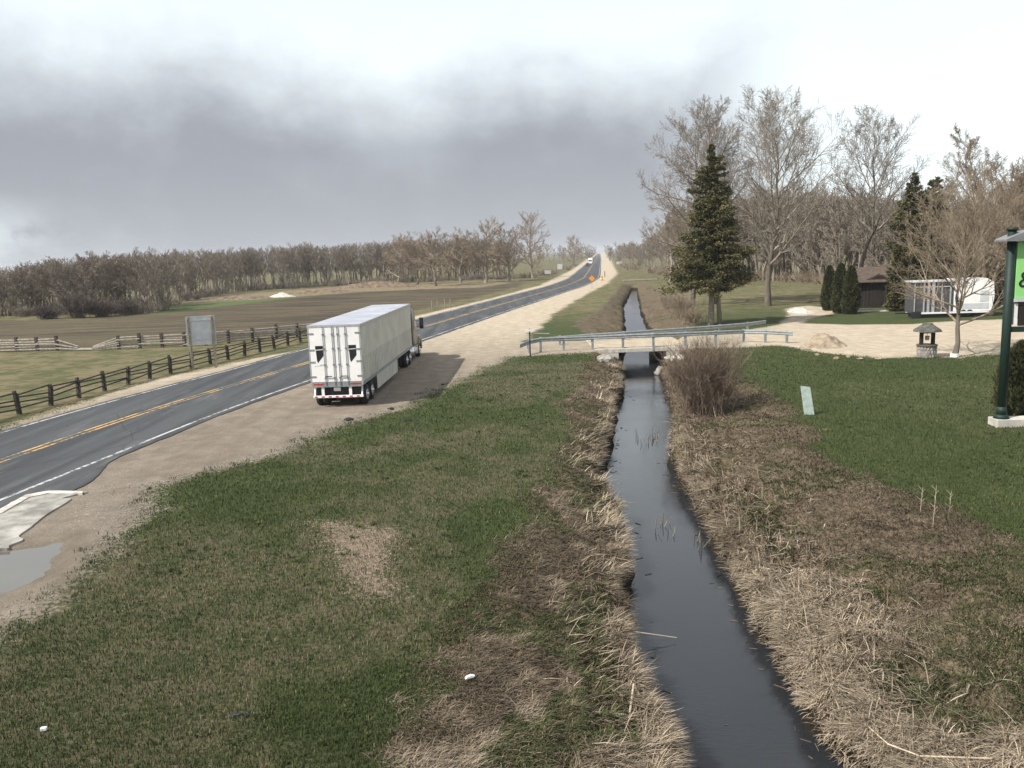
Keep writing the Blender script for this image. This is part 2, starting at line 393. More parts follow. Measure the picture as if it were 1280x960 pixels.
def masks(x, y):
    n1 = (fbm(x * 0.35, y * 0.35, 4) - 0.5); n2 = (fbm(x * 1.6, y * 1.6, 4) - 0.5)
    sc = 0.25 + 0.004 * y
    def mk(poly, wv=1.0, amp=1.2, w=0.6):
        sd = sdpoly(x, y, poly) + (n1 * amp + n2 * amp * 0.6) * wv
        return np.clip(0.5 + sd / (2 * w * (1 + y * 0.01)), 0, 1)
    g = mk(gravel_poly, np.clip(y / 60, 0.7, 1), 1.2, np.where(y < 60, 1.15, 0.6)); lot = mk(lot_poly, 0.6)
    a, b, c, d = creek(y)
    bk = np.minimum(x - c, d - x) + n1 * 1.6 + n2 * 0.9
    bank = np.clip(0.5 + bk / 1.6, 0, 1) * (1 - ss(Y_END, Y_END + 10, y))
    bridge = (y > 59.2) & (y < 69) & (x > 2) & (x < 22)
    bank = np.where(bridge & (x > c - 1) & (x < d + 1), 0.0, bank)
    field = mk(field_poly, 1, 3, 1.5)
    strip = mk(strip_poly, 1, 2, 1.5); brush = mk(brush_poly, 1, 4, 2)
    bare = mk(bare_poly, 1, 1.5, 1.0)
    xc = np.interp(y, rc[:, 1], rc[:, 0])
    leftside = ss(-3, -7, x - xc)
    rough = np.maximum(leftside, ss(75, 110, y))
    rough = np.maximum(rough, 0)
    dry = ss(35, 90, y) + 0.9 * lot + 0.7 * leftside
    worn = ss(0.49, 0.62, fbm(x * 0.16 + 4, y * 0.16, 4)) * (x > xc) * (y < 60) * np.where(x > d, 0.35, 1.0)
    wet = mk(puddle_poly, 1, 1.0, 0.9)
    return dict(gravel=np.maximum(g, lot), bank=bank, field=field, strip=strip, brush=brush, bare=bare, rough=rough, dry=np.clip(dry, 0, 1), worn=worn, wet=wet)

# ------------------------------------------------------------------ ground
def ground_material():
    mt, T, b = mat('ground_cover')
    pos = T.n('ShaderNodeNewGeometry').outputs['Position']
    hi = T.noise(pos, 9.0, 6, 0.65); mid = T.noise(pos, 1.1, 5, 0.6); vhi = T.noise(pos, 34.0, 4, 0.7); lo = T.noise(pos, 0.14, 4, 0.55)
    A = T.attr
    def thr(a, k=0.55, s=0.10):
        v_ = T.math('MULTIPLY_ADD', T.math('SUBTRACT', hi, 0.5), k, A(a))
        return T.sstep(v_, 0.5 - s, 0.5 + s)
    # lawn
    g = T.mix(T.sstep(mid, 0.35, 0.65), (0.042, 0.060, 0.022), (0.062, 0.082, 0.030))
    g = T.mix(T.sstep(hi, 0.40, 0.70, 0, 0.6), g, (0.105, 0.110, 0.052))
    g = T.mix(T.sstep(vhi, 0.42, 0.60, 0, 0.5), g, (0.024, 0.032, 0.013))
    thatch = T.mix(T.sstep(vhi, 0.35, 0.65), (0.075, 0.060, 0.042), (0.17, 0.135, 0.095))
    wfac = T.math('MULTIPLY', A('worn'), T.sstep(T.math('ADD', T.math('MULTIPLY', hi, 0.6), T.math('MULTIPLY', mid, 0.4)), 0.40, 0.58), clamp=True)
    g = T.mix(T.math('MULTIPLY', wfac, 0.8), g, thatch)
    # pasture / rough verge
    p = T.mix(T.sstep(T.math('ADD', T.math('MULTIPLY', mid, .5), T.math('MULTIPLY', T.noise(pos, 0.35, 4), .5)), 0.42, 0.58), (0.085, 0.095, 0.042), (0.185, 0.155, 0.090))
    p = T.mix(T.sstep(vhi, 0.4, 0.6, 0, 0.3), p, (0.06, 0.055, 0.03))
    g = T.mix(A('rough'), g, p)
    # ploughed field, drawn in furrows and damp streaks
    fv = T.mapping(pos, (0.05, 0.4, 1), rot=(0, 0, rad(-12)))
    fu = T.noise(fv, 1.0, 5, 0.6)
    f = T.mix(T.sstep(fu, 0.35, 0.65), (0.045, 0.036, 0.028), (0.115, 0.094, 0.062))
    f = T.mix(T.sstep(T.noise(pos, 0.03, 3), 0.45, 0.65, 0, 0.5), f, (0.12, 0.105, 0.06))
    f = T.mix(T.sstep(mid, 0.5, 0.7, 0, 0.5), f, (0.04, 0.032, 0.026))
    g = T.mix(thr('field'), g, f)
    g = T.mix(thr('strip'), g, (0.085, 0.115, 0.045))
    br = T.mix(T.sstep(mid, 0.35, 0.65), (0.13, 0.105, 0.068), (0.25, 0.21, 0.13))
    g = T.mix(thr('brush'), g, br)
    # gravel
    q = T.mix(T.sstep(mid, 0.3, 0.7), (0.20, 0.170, 0.136), (0.29, 0.250, 0.202))
    ql = T.mix(T.sstep(mid, 0.3, 0.7), (0.47, 0.40, 0.30), (0.62, 0.54, 0.42))
    q = T.mix(A('dry'), q, ql)
    vo = T.n('ShaderNodeTexVoronoi'); T.l(pos, vo.inputs['Vector']); vo.inputs['Scale'].default_value = 14.0
    q = T.mix(T.sstep(vo.outputs['Distance'], 0.1, 0.6, 0.0, 0.32), q, (0.09, 0.075, 0.058))
    trk = T.noise(T.mapping(pos, (1.1, 0.14, 1), rot=(0, 0, rad(16))), 1.0, 4, 0.6)
    q = T.mix(T.sstep(trk, 0.42, 0.64, 0, 0.36), q, T.mix(A('dry'), (0.135, 0.110, 0.084), (0.36, 0.30, 0.225)))
    q = T.mix(T.sstep(vhi, 0.60, 0.70, 0, 0.5), q, (0.42, 0.38, 0.32))
    q = T.mix(T.math('MULTIPLY', A('wet'), 0.75), q, (0.085, 0.068, 0.05))
    g = T.mix(thr('gravel', 1.5, 0.10), g, q)
    ba = T.mix(T.sstep(vhi, 0.35, 0.62), (0.10, 0.078, 0.055), (0.25, 0.20, 0.148))
    g = T.mix(thr('bare', 0.8), g, ba)
    # creek bank under the dead straw
    k = T.mix(T.sstep(hi, 0.35, 0.65), (0.085, 0.064, 0.044), (0.20, 0.160, 0.110))
    k = T.mix(T.sstep(T.noise(pos, 0.5, 5), 0.52, 0.66, 0, 0.75), k, (0.070, 0.075, 0.034))
    k = T.mix(T.sstep(vhi, 0.45, 0.6, 0, 0.6), k, (0.045, 0.034, 0.024))
    sp = T.n('ShaderNodeSeparateXYZ'); T.l(pos, sp.inputs[0])
    k = T.mix(T.sstep(sp.outputs[2], -0.82, -1.05), k, (0.022, 0.018, 0.014))  # wet mud at the bank foot, with undercut shade darkened into its colour
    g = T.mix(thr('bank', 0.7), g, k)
    T.l(g, b.inputs['Base Color']); b.inputs['Roughness'].default_value = 0.95
    b.inputs['Specular IOR Level'].default_value = 0.12
    hh = T.math('ADD', T.math('MULTIPLY', hi, 0.7), T.math('MULTIPLY', vhi, 0.45))
    T.l(T.bump(hh, 0.75, 0.06), b.inputs['Normal'])
    return mt
M['ground'] = ground_material()

ys = [5.0]
while ys[-1] < 9000: ys.append(ys[-1] * 1.0068 if ys[-1] < 900 else ys[-1] * 1.04)
ys = np.array(ys)
uc = np.concatenate([-np.geomspace(12, 0.85, 24)[:-1], np.linspace(-0.80, 0.80, 620), np.geomspace(0.85, 12, 24)[1:]])
GX = uc[None, :] * (ys[:, None] + 2.0); GY = np.repeat(ys[:, None], len(uc), 1)
gx, gy = GX.ravel(), GY.ravel()
mk_ = masks(gx, gy); gzv = ground_z(gx, gy)
gzv = gzv * (1 - ss(0.0, 0.3, mk_['wet'])) - 0.09 * ss(0.34, 0.75, mk_['wet']) - 0.01 * ss(0.1, .4, mk_['wet'])
# ruts and lumps where the verge is churned up
chn = ss(0.08, 0.4, mk_['gravel']) * (1 - ss(0.75, 1, mk_['gravel'])) * (gy < 45) * (1 - ss(0.02, 0.3, mk_['wet']))
gzv = gzv + chn * (fbm(gx * 3.5, gy * 3.5, 3) - 0.55) * 0.14
nr, ncol = GX.shape
idx = np.arange(nr * ncol).reshape(nr, ncol)
Q = np.stack([idx[:-1, :-1], idx[:-1, 1:], idx[1:, 1:], idx[1:, :-1]], -1).reshape(-1, 4)
fm = {k: mk_[k][Q[:, 0]] for k in mk_}
zone = np.zeros(len(Q), int)                                     # 0 lawn
qy = gy[Q[:, 0]]; qx = gx[Q[:, 0]]
zone[fm['rough'] > 0.5] = 1
zone[(fm['field'] > 0.5)] = 2
zone[(fm['bank'] > 0.5)] = 3
zone[(fm['gravel'] > 0.5)] = 4
V = np.stack([gx, gy, gzv], 1)
for z_, nm in enumerate(['lawn', 'grassland', 'ploughed_field', 'creek_bank', 'gravel']):
    sel = Q[zone == z_]; u_, inv = np.unique(sel.ravel(), return_inverse=True)
    o = npobj(nm, V[u_], [inv.reshape(-1, 4)], M['ground'], smooth=True, attrs={k: mk_[k][u_] for k in mk_})
    tag(o, kind='structure')
bm = B(); box(bm, -400, 400, -300, 5.2, -3.0, -1.9)
o = obj('ground', bm, M['ground']); tag(o, kind='structure')

# ------------------------------------------------------------------ road
def strip(name, offa, offb, z, material, s0=None, s1=None, jit=0.0, seed=0, i0=0, i1=None):
    i1 = len(rc) if i1 is None else i1
    # resample by arc length for steady detail
    a0 = rs[i0] if s0 is None else s0; a1 = rs[i1 - 1] if s1 is None else s1
    near = np.arange(a0, min(a1, 330), 0.35); farr = np.arange(max(a0, 330), a1, 12)
    S = np.unique(np.concatenate([near, farr, [a1]]))
    cx = np.interp(S, rs, rc[:, 0]); cy = np.interp(S, rs, rc[:, 1]); nx = np.interp(S, rs, rn[:, 0]); ny = np.interp(S, rs, rn[:, 1])
    oa = offa(S) if callable(offa) else np.full(len(S), offa); ob = offb(S) if callable(offb) else np.full(len(S), offb)
    if jit:
        oa = oa + (fbm(S * 0.8, S * 0 + seed, 3) - 0.5) * jit; ob = ob + (fbm(S * 0.8, S * 0 + seed + 7, 3) - 0.5) * jit
    k = 5
    W = [oa + (ob - oa) * j / (k - 1) for j in range(k)]
    Vv = np.concatenate([np.stack([cx + nx * w_, cy + ny * w_, np.full(len(S), z)], 1) for w_ in W])
    n = len(S); fs = []
    for j in range(k - 1):
        ii = np.arange(n - 1) + j * n
        fs.append(np.stack([ii, ii + n, ii + n + 1, ii + 1], 1))
    return npobj(name, Vv, [np.concatenate(fs)], material, smooth=True)
def asphalt():
    mt, T, b = mat('asphalt')
    pos = T.n('ShaderNodeNewGeometry').outputs['Position']
    ln = T.noise(T.mapping(pos, (1.1, 0.05, 1), rot=(0, 0, rad(14))), 1.0, 4, 0.55)
    n2 = T.noise(pos, 0.6, 5, 0.6); n3 = T.noise(pos, 25, 4, 0.7)
    c = T.mix(T.sstep(ln, 0.35, 0.65), (0.040, 0.044, 0.049), (0.070, 0.076, 0.082))
    c = T.mix(T.sstep(T.noise(T.mapping(pos, (0.9, 0.16, 1), rot=(0, 0, rad(14))), 1.0, 6, 0.7), 0.52, 0.70, 0, 0.6), c, (0.135, 0.137, 0.138))
    c = T.mix(T.sstep(n3, 0.5, 0.7, 0, 0.35), c, (0.13, 0.13, 0.13))
    cr = T.n('ShaderNodeTexVoronoi', feature='DISTANCE_TO_EDGE'); T.l(T.mapping(pos, (0.25, 0.12, 1)), cr.inputs['Vector']); cr.inputs['Scale'].default_value = 1.0
    c = T.mix(T.sstep(cr.outputs['Distance'], 0.006, 0.0, 0, 0.6), c, (0.02, 0.02, 0.022))
    T.l(c, b.inputs['Base Color']); b.inputs['Roughness'].default_value = 0.8; b.inputs['Specular IOR Level'].default_value = 0.25
    T.l(T.bump(n3, 0.3, 0.01), b.inputs['Normal'])
    return mt
M['asphalt'] = asphalt()
def worn_paint(name, col, wear):
    mt, T, b = mat(name)
    pos = T.n('ShaderNodeNewGeometry').outputs['Position']
    n = T.noise(pos, 5.0, 6, 0.7); n2 = T.noise(pos, 0.5, 3)
    v_ = T.math('ADD', T.math('MULTIPLY', n, 0.6), T.math('MULTIPLY', n2, 0.4))
    T.l(T.mix(T.sstep(v_, wear - 0.05, wear + 0.05), col, (0.075, 0.078, 0.08)), b.inputs['Base Color']); b.inputs['Roughness'].default_value = 0.7
    return mt
M['yline'] = worn_paint('worn_yellow_paint', (0.52, 0.33, 0.10), 0.50)
M['wline'] = worn_paint('worn_white_paint', (0.46, 0.47, 0.47), 0.51)
def right_edge(S):
    y_ = np.interp(S, rs, rc[:, 1]); return 4.55 + 1.3 * ss(31.5, 27.5, y_) 
s_near = float(np.interp(-20, rc[:, 1], rs))
tag(strip('road', -4.5, right_edge, 0.030, M['asphalt'], s0=s_near, jit=0.22, seed=2), kind='structure')
tag(strip('road_marking', -0.26, -0.10, 0.036, M['yline'], s0=s_near), kind='structure')
tag(strip('road_marking', 0.10, 0.26, 0.036, M['yline'], s0=s_near), kind='structure')
tag(strip('road_marking', -4.18, -4.02, 0.036, M['wline'], s0=s_near), kind='structure')
tag(strip('road_marking', 4.02, 4.18, 0.036, M['wline'], s0=s_near), kind='structure')

def sheet(name, poly, z0, z1, material, smoothit=True):
    P = catmull(list(poly) + [poly[0]], 6)[:-1] if smoothit else np.array(poly)
    bm = B(); top = [bm.verts.new((p[0], p[1], z1)) for p in P]; bot = [bm.verts.new((p[0], p[1], z0)) for p in P]
    f_ = bm.faces.new(top); n = len(P)
    for i in range(n): bm.faces.new((top[i], bot[i], bot[(i + 1) % n], top[(i + 1) % n]))
    bmesh.ops.recalc_face_normals(bm, faces=bm.faces)
    if f_.normal.z < 0: bmesh.ops.reverse_faces(bm, faces=bm.faces)
    return obj(name, bm, material)
apron = UP([(-150, 672), (-40, 652), (0, 640), (32, 622), (62, 616), (103, 617), (82, 626), (50, 650), (20, 678), (-10, 690), (-150, 735)])
apron = [tuple(np.array(p) + rng.normal(0, 0.10, 2)) for p in catmull(apron, 3)]
tag(sheet('concrete_apron', apron, -0.1, 0.042, M['apron']), kind='structure')
curb = UP([(-150, 665), (-40, 650), (0, 639), (32, 621), (62, 615.5), (104, 616.5), (103, 619), (62, 618.5), (36, 624), (4, 643), (-40, 655), (-150, 672)])
tag(sheet('kerb', curb, -0.05, 0.072, M['pale_stone'], False), kind='structure')

# ------------------------------------------------------------------ water
def water(name, dark, rough, bs, bstr):
    mt, T, b = mat(name)
    pos = T.n('ShaderNodeNewGeometry').outputs['Position']
    n = T.noise(T.mapping(pos, (1, 2.2, 1)), bs, 4, 0.55)
    n2 = T.noise(pos, 0.35, 3)
    T.l(T.mix(n2, dark, tuple(c * 1.5 for c in dark)), b.inputs['Base Color'])
    b.inputs['Roughness'].default_value = rough; b.inputs['IOR'].default_value = 1.36
    b.inputs['Specular IOR Level'].default_value = 0.6
    h = T.math('MULTIPLY', n, T.sstep(T.noise(pos, 0.5, 2), 0.35, 0.65, 0.3, 1.0))
    T.l(T.bump(h, bstr, 0.02), b.inputs['Normal'])
    return mt
M['water'] = water('creek_water', (0.017, 0.019, 0.022), 0.045, 5.0, 0.22)
M['puddle'] = water('puddle_water', (0.09, 0.085, 0.075), 0.05, 3.0, 0.08)
yy = np.concatenate([np.arange(4, 60, 0.5), np.arange(60, Y_END + 6, 2.0)])
a, b_, c_, d_ = creek(yy)
Vv = np.concatenate([np.stack([a - 0.5, yy, np.full(len(yy), WL)], 1), np.stack([b_ + 0.5, yy, np.full(len(yy), WL)], 1)])
n = len(yy); ii = np.arange(n - 1)
o = npobj('creek_water', Vv, [np.stack([ii, ii + n, ii + n + 1, ii + 1], 1)], M['water']); tag(o, kind='structure')
pp = np.array(puddle_poly); cpt = pp.mean(0)
o = sheet('puddle', [tuple(cpt + (p - cpt) * 1.7) for p in pp], -0.12, -0.05, M['puddle']); tag(o, kind='structure')

# ------------------------------------------------------------------ blades: lawn grass and dead straw
def blades(name, x, y, L, wd, azim, lean, tint, material, base_sink=0.01, bend=0.4):
    """two-segment tapering blades; azim = direction they fall in, lean = angle from vertical"""
    n = len(x); z = ground_z(x, y) - base_sink
    dh = np.stack([np.cos(azim), np.sin(azim)], 1)
    side = np.stack([-dh[:, 1], dh[:, 0]], 1)
    def pt(s, ln, extra):
        h = np.sin(ln)[:, None] * dh * (s * L)[:, None]
        return np.column_stack([x + h[:, 0], y + h[:, 1], z + np.cos(ln) * s * L + extra])
    p0 = pt(0.0, lean, 0); p1 = pt(0.55, lean, 0)
    ln2 = np.minimum(lean + bend, rad(96))
    seg = 0.45 * L
    p2 = p1 + np.column_stack([np.sin(ln2)[:, None] * dh * seg[:, None], np.cos(ln2) * seg])
    # keep lying blades on top of the slope
    for p in (p1, p2):
        g_ = ground_z(p[:, 0], p[:, 1]); p[:, 2] = np.maximum(p[:, 2], np.maximum(g_, WL) + 0.02 + 0.06 * rng.random(n))
    s3 = np.column_stack([side, np.zeros(n)]) * (wd / 2)[:, None]
    Vv = np.stack([p0 - s3, p0 + s3, p1 + s3 * 0.9, p1 - s3 * 0.9, p2], 1).reshape(-1, 3)
    i = np.arange(n) * 5
    q = np.stack([i, i + 1, i + 2, i + 3], 1); t = np.stack([i + 3, i + 2, i + 4], 1)
    return npobj(name, Vv, [q, t], material, attrs={'tint': np.repeat(tint, 5)})
def sample(n, y0, y1, u0=-0.85, u1=0.85):
    y = np.exp(rng.uniform(math.log(y0), math.log(y1), n)); x = rng.uniform(u0, u1, n) * y
    return x, y
x, y = sample(640000, 9.5, 62)
mm = masks(x, y)
keep = (mm['gravel'] + 0.9 * (fbm(x * 2.2, y * 2.2, 3) - 0.5) < 0.45 + 0.45 * (rng.random(len(x)) - .5)) & (mm['bank'] < 0.5 + 0.8 * (rng.random(len(x)) - .4)) & (mm['rough'] < 0.6) & (mm['bare'] < 0.15 + 0.9 * rng.random(len(x)))
keep &= rng.random(len(x)) > 0.35 * mm['worn']
x, y = x[keep], y[keep]; n = len(x)
wn = mm['worn'][keep]; cl_ = fbm(x * 0.8, y * 0.8, 3)
tint = np.clip(rng.normal(0.45, 0.12, n) + wn * 0.34 * (rng.random(n) < 0.42) + (cl_ - .5) * 0.5 + 0.3 * (rng.random(n) < 0.03), 0, 1)
o = blades('lawn_grass', x, y, rng.uniform(0.02, 0.055, n) * (1 + y * 0.010), 0.006 + 0.0005 * y, rng.uniform(0, 2 * math.pi, n), rng.uniform(0.3, 1.35, n), tint, M['grass'])
tag(o, 'short patchy green lawn grass with brown thatch beside the creek', 'grass', kind='stuff')

x, y = sample(1500, 9.5, 50)
mm = masks(x, y); keep = (mm['gravel'] < 0.7) & (mm['bank'] < 0.4) & (mm['rough'] < 0.5) & (fbm(x * 0.25 + 3, y * 0.25, 3) > 0.46)
cx_, cy_ = x[keep], y[keep]; m_ = 16
x = np.repeat(cx_, m_); y = np.repeat(cy_, m_); n = len(x); rr_ = rng.gamma(2, 0.03, n); an_ = rng.uniform(0, 6.28, n)
o = blades('lawn_weeds', x + np.cos(an_) * rr_, y + np.sin(an_) * rr_, rng.uniform(0.05, 0.13, n), 0.014 + 0.0006 * y, an_, rng.uniform(0.2, 1.3, n), np.clip(np.repeat(rng.uniform(0.05, 0.85, len(cx_)), m_) + rng.normal(0, 0.08, n), 0, 1), M['grass'])
tag(o, 'taller weed tufts and coarse clumps scattered through the lawn', 'weeds', kind='stuff')
def bank_points(n, y0, y1, umin=-0.3, umax=0.95):
    x, y = sample(n, y0, y1, umin, umax); mm = masks(x, y); a, b, c, d = creek(y)
    k = (mm['bank'] > 0.42 + 0.3 * (rng.random(n) - .5)) & ((x < a - 0.26) | (x > b + 0.16)) & ~((y > 58.5) & (y < 69))
    return x[k], y[k]
x, y = bank_points(640000, 9.5, 60)
a, b, c, d = creek(y); n = len(x)
left_ = x < (a + b) / 2
t = np.where(left_, (x - c) / (a - c), (d - x) / (d - b))
down = np.where(left_, 0.0, math.pi)
clump = fbm(x * 1.3, y * 1.3, 3); patch = fbm(x * 0.45 + 9, y * 0.45, 4)
az = down + np.where(rng.random(n) < 0.4, rng.normal(0, 1.3, n), rng.normal(0, 0.4, n)) - np.where(left_, 1, -1) * 0.45 + (clump - 0.5) * 2.2
reedy = ss(0.55, 0.85, t)
L = rng.uniform(0.07, 0.27, n) * (1 + 1.1 * reedy) * (0.6 + clump * 0.9); L = np.minimum(L, 0.12 + 0.9 * np.where(left_, a - x, x - b))
lean = rng.uniform(0.8, 1.5, n); up_ = rng.random(n) < 0.05; lean[up_] = rng.uniform(0.1, 0.6, up_.sum())
greenish = (patch > np.where(left_, 0.49, 0.53)) & (t < 0.8) & (rng.random(n) < 0.85)
brown = ss(0.42, 0.56, fbm(x * 0.3 + 2, y * 0.3 + 7, 4))
tint = np.clip(rng.normal(0.33, 0.17, n) + 0.18 * reedy + (clump - .5) * 0.8 - 0.24 * (~left_) * (1 - ss(.45, .72, t)) * (0.5 + brown) - 0.14 * brown + 0.22 * (y < 19) * (~left_), 0, 1)
k = ~greenish & (rng.random(n) < np.where(~left_ & (t < .6), 0.55, 0.9))
wd = 0.0055 + 0.00045 * y + 0.006 * reedy * rng.random(n)
o = blades('dead_reeds', x[k], y[k], L[k], wd[k], az[k], lean[k], tint[k], M['straw'], bend=0.35)
tag(o, 'matted tan dead grass and flattened reeds on the creek banks', 'dead grass', kind='stuff')
k = greenish
o = blades('bank_grass', x[k], y[k], L[k] * 0.6, wd[k], az[k], lean[k] * 0.7, np.clip(rng.normal(0.55, 0.2, k.sum()), 0, 1), M['grass'])
tag(o, 'green grass patches growing through the dead straw on the creek banks', 'grass', kind='stuff')
# coarse bleached canes along the water edge
n = 12000
y = np.exp(rng.uniform(math.log(10), math.log(57), n)); a, b, c, d = creek(y); lf = rng.random(n) < 0.45
x = np.where(lf, a - 0.34 - rng.gamma(1.5, 0.22, n), b + 0.34 + rng.gamma(1.7, 0.5, n))
x = np.where(lf, np.maximum(x, c), np.minimum(x, d))
cn_ = fbm(x * 1.1 + 40, y * 1.1, 3); az = np.where(lf, 0, math.pi) + rng.normal(0, 0.4, n) + (cn_ - .5) * 5.0 - np.where(lf, 1, -1) * 0.4
o = blades('reed_canes', x, y, rng.uniform(0.2, 0.65, n) + (~lf) * rng.uniform(0, .35, n), rng.uniform(0.008, 0.017, n) + y * 0.0004, az, np.where(rng.random(n) < 0.1, rng.uniform(0.1, .8, n), rng.uniform(1.0, 1.55, n)), np.clip(rng.normal(0.66, 0.24, n) - 0.10 * lf + (cn_ - .5) * 0.8, 0, 1), M['straw'], bend=0.15)
tag(o, 'bleached broken reed canes fallen along the edge of the creek', 'reeds', kind='stuff')
# stubble standing in the water
n = 60; px_ = [(660, 0)]
pts = [(rng.uniform(795, 825), rng.uniform(538, 556)) for _ in range(22)] + [(rng.uniform(815, 850), rng.uniform(655, 672)) for _ in range(10)] + [(rng.uniform(868, 890), rng.uniform(655, 690)) for _ in range(10)]
q = np.array(UP(pts, WL)); n = len(q)
def blades_at(name, q, z, L, wd, az, lean, tint, material):
    n = len(q); dh = np.stack([np.cos(az), np.sin(az)], 1)
    top = np.column_stack([q[:, 0] + np.sin(lean) * dh[:, 0] * L, q[:, 1] + np.sin(lean) * dh[:, 1] * L, z + np.cos(lean) * L])
    p0 = np.column_stack([q, np.full(n, z - 0.05)]); V_, Fq = [], []
    for i in range(n):
        bm_i = len(V_); 
        for P_, r_ in ((p0[i], wd[i] / 2), (top[i], wd[i] / 3)):
            for k in range(3):
                an = k * 2.094; V_.append((P_[0] + math.cos(an) * r_, P_[1] + math.sin(an) * r_, P_[2]))
        for k in range(3): Fq.append((bm_i + k, bm_i + (k + 1) % 3, bm_i + 3 + (k + 1) % 3, bm_i + 3 + k))
    return npobj(name, V_, [np.array(Fq)], material, attrs={'tint': np.repeat(tint, 6)})
o = blades_at('reed_stubble', q, WL, rng.uniform(0.12, 0.4, n), rng.uniform(0.02, 0.04, n), rng.uniform(0, 6, n), rng.uniform(0, 0.7, n), rng.uniform(0.5, 1, n), M['straw'])
tag(o, 'pale broken reed stubble poking out of the creek water', 'reeds', kind='stuff')
n = 110; y = np.exp(rng.uniform(math.log(10.5), math.log(50), n)); a, b, c, d = creek(y); x = np.where(rng.random(n) < .6, a + rng.gamma(1.2, 0.18, n), b - rng.gamma(1.2, 0.18, n))
an_ = rng.uniform(0, 6.28, n); ln_ = rng.uniform(0.03, 0.13, n); hw_ = rng.uniform(0.004, 0.009, n)
dx = np.column_stack([np.cos(an_) * ln_, np.sin(an_) * ln_]); sx = np.column_stack([-np.sin(an_) * hw_, np.cos(an_) * hw_]); c0 = np.column_stack([x, y])
V_ = np.stack([np.column_stack([c0 + p * dx + q * sx, np.full(n, WL + zz)]) for p, q, zz in ((-1, -1, .004), (1, -1, .004), (1, 1, .004), (-1, 1, .004), (-1, 0, .02), (1, 0, .02))], 1).reshape(-1, 3)
Fq = np.array([(0, 1, 5, 4), (2, 3, 4, 5)])[None] + (np.arange(n) * 6)[:, None, None]
o = npobj('floating_straw', V_, [Fq.reshape(-1, 4)], M['straw'], attrs={'tint': np.repeat(rng.uniform(0.05, 0.45, n), 6)}); tag(o, 'bits of dead straw floating on the creek near its banks', 'straw', kind='stuff')
# gravel stones scattered loose on the verge
def stones(name, n, poly, rmin, rmax, z=0.0, material=None, zf=None, only=False):
    P = np.array(poly); lo_, hi_ = P.min(0), P.max(0); out = []
    while len(out) < n:
        x = rng.uniform(lo_[0], hi_[0], 4 * n); y = rng.uniform(lo_[1], hi_[1], 4 * n)
        k = sdpoly(x, y, poly) > 0; out += list(zip(x[k], y[k]))
    out = np.array(out[:n]); out = out + rng.normal(0, 0.22, out.shape); r = rng.uniform(rmin, rmax, n) ** 1.0
    base = np.array([(1, 0, 0), (-1, 0, 0), (0, 1, 0), (0, -1, 0), (0, 0, .7), (0, 0, -.7)])
    Fo = np.array([(0, 2, 4), (2, 1, 4), (1, 3, 4), (3, 0, 4), (2, 0, 5), (1, 2, 5), (3, 1, 5), (0, 3, 5)])
    zz = zf(out[:, 0], out[:, 1]) if zf else np.full(n, z)
    if only:
        mm_ = masks(out[:, 0], out[:, 1]); k = (mm_['gravel'] > 0.45) & (mm_['wet'] < 0.15); out, r, n = out[k], r[k], int(k.sum())
        zz = zf(out[:, 0], out[:, 1])
    V_ = base[None] * r[:, None, None] * rng.uniform(0.7, 1.3, (n, 6, 1)) + np.column_stack([out, zz])[:, None, :]
    Ff = (Fo[None] + (np.arange(n) * 6)[:, None, None]).reshape(-1, 3)
    return npobj(name, V_.reshape(-1, 3), [Ff], material)
M['chips'] = plain('wood_chips', (0.22, 0.175, 0.13), 0.9, var=0.35, scale=9)
o = stones('wood_chips', 5000, bare_poly, 0.012, 0.03, 0.01, M['chips'], ground_z); tag(o, 'pale wood chips covering the bare patch in the lawn', 'wood chips', kind='stuff')
o = stones('loose_stones', 5000, UP([(110, 610), (200, 600), (340, 560), (420, 520), (470, 515), (350, 585), (210, 645), (120, 710), (0, 800), (-60, 820), (60, 690)]), 0.008, 0.028, 0.0, M['stone'], ground_z, only=True)
tag(o, 'loose stones and crumbs of gravel along the verge of the lay-by', 'gravel', kind='stuff')

# ------------------------------------------------------------------ tubes and bare trees
def tubes(P, Rr, s):
    n, k = P.shape[:2]
    t = np.gradient(P, axis=1); t /= np.linalg.norm(t, axis=2, keepdims=True) + 1e-9
    ref = np.where(np.abs(t[..., 2:3]) > 0.9, np.array([1.0, 0, 0]), np.array([0, 0, 1.0]))
    # use one reference per branch so that the tube never twists
    ref = np.repeat(ref[:, :1], k, 1)
    u = np.cross(t, ref); u /= np.linalg.norm(u, axis=2, keepdims=True) + 1e-9
    w_ = np.cross(t, u)
    an = np.arange(s) * 2 * math.pi / s
    V_ = P[:, :, None] + (u[:, :, None] * np.cos(an)[None, None, :, None] + w_[:, :, None] * np.sin(an)[None, None, :, None]) * Rr[:, :, None, None]
    i = np.arange(n * k * s).reshape(n, k, s)
    a = i[:, :-1]; b = i[:, 1:]
    Fq = np.stack([a, np.roll(a, -1, 2), np.roll(b, -1, 2), b], -1).reshape(-1, 4)
    return V_.reshape(-1, 3), Fq
def join(parts):
    V_, F_, o = [], [], 0
    for v_, f_ in parts:
        V_.append(v_); F_.append(f_ + o); o += len(v_)
    return np.concatenate(V_), np.concatenate(F_)
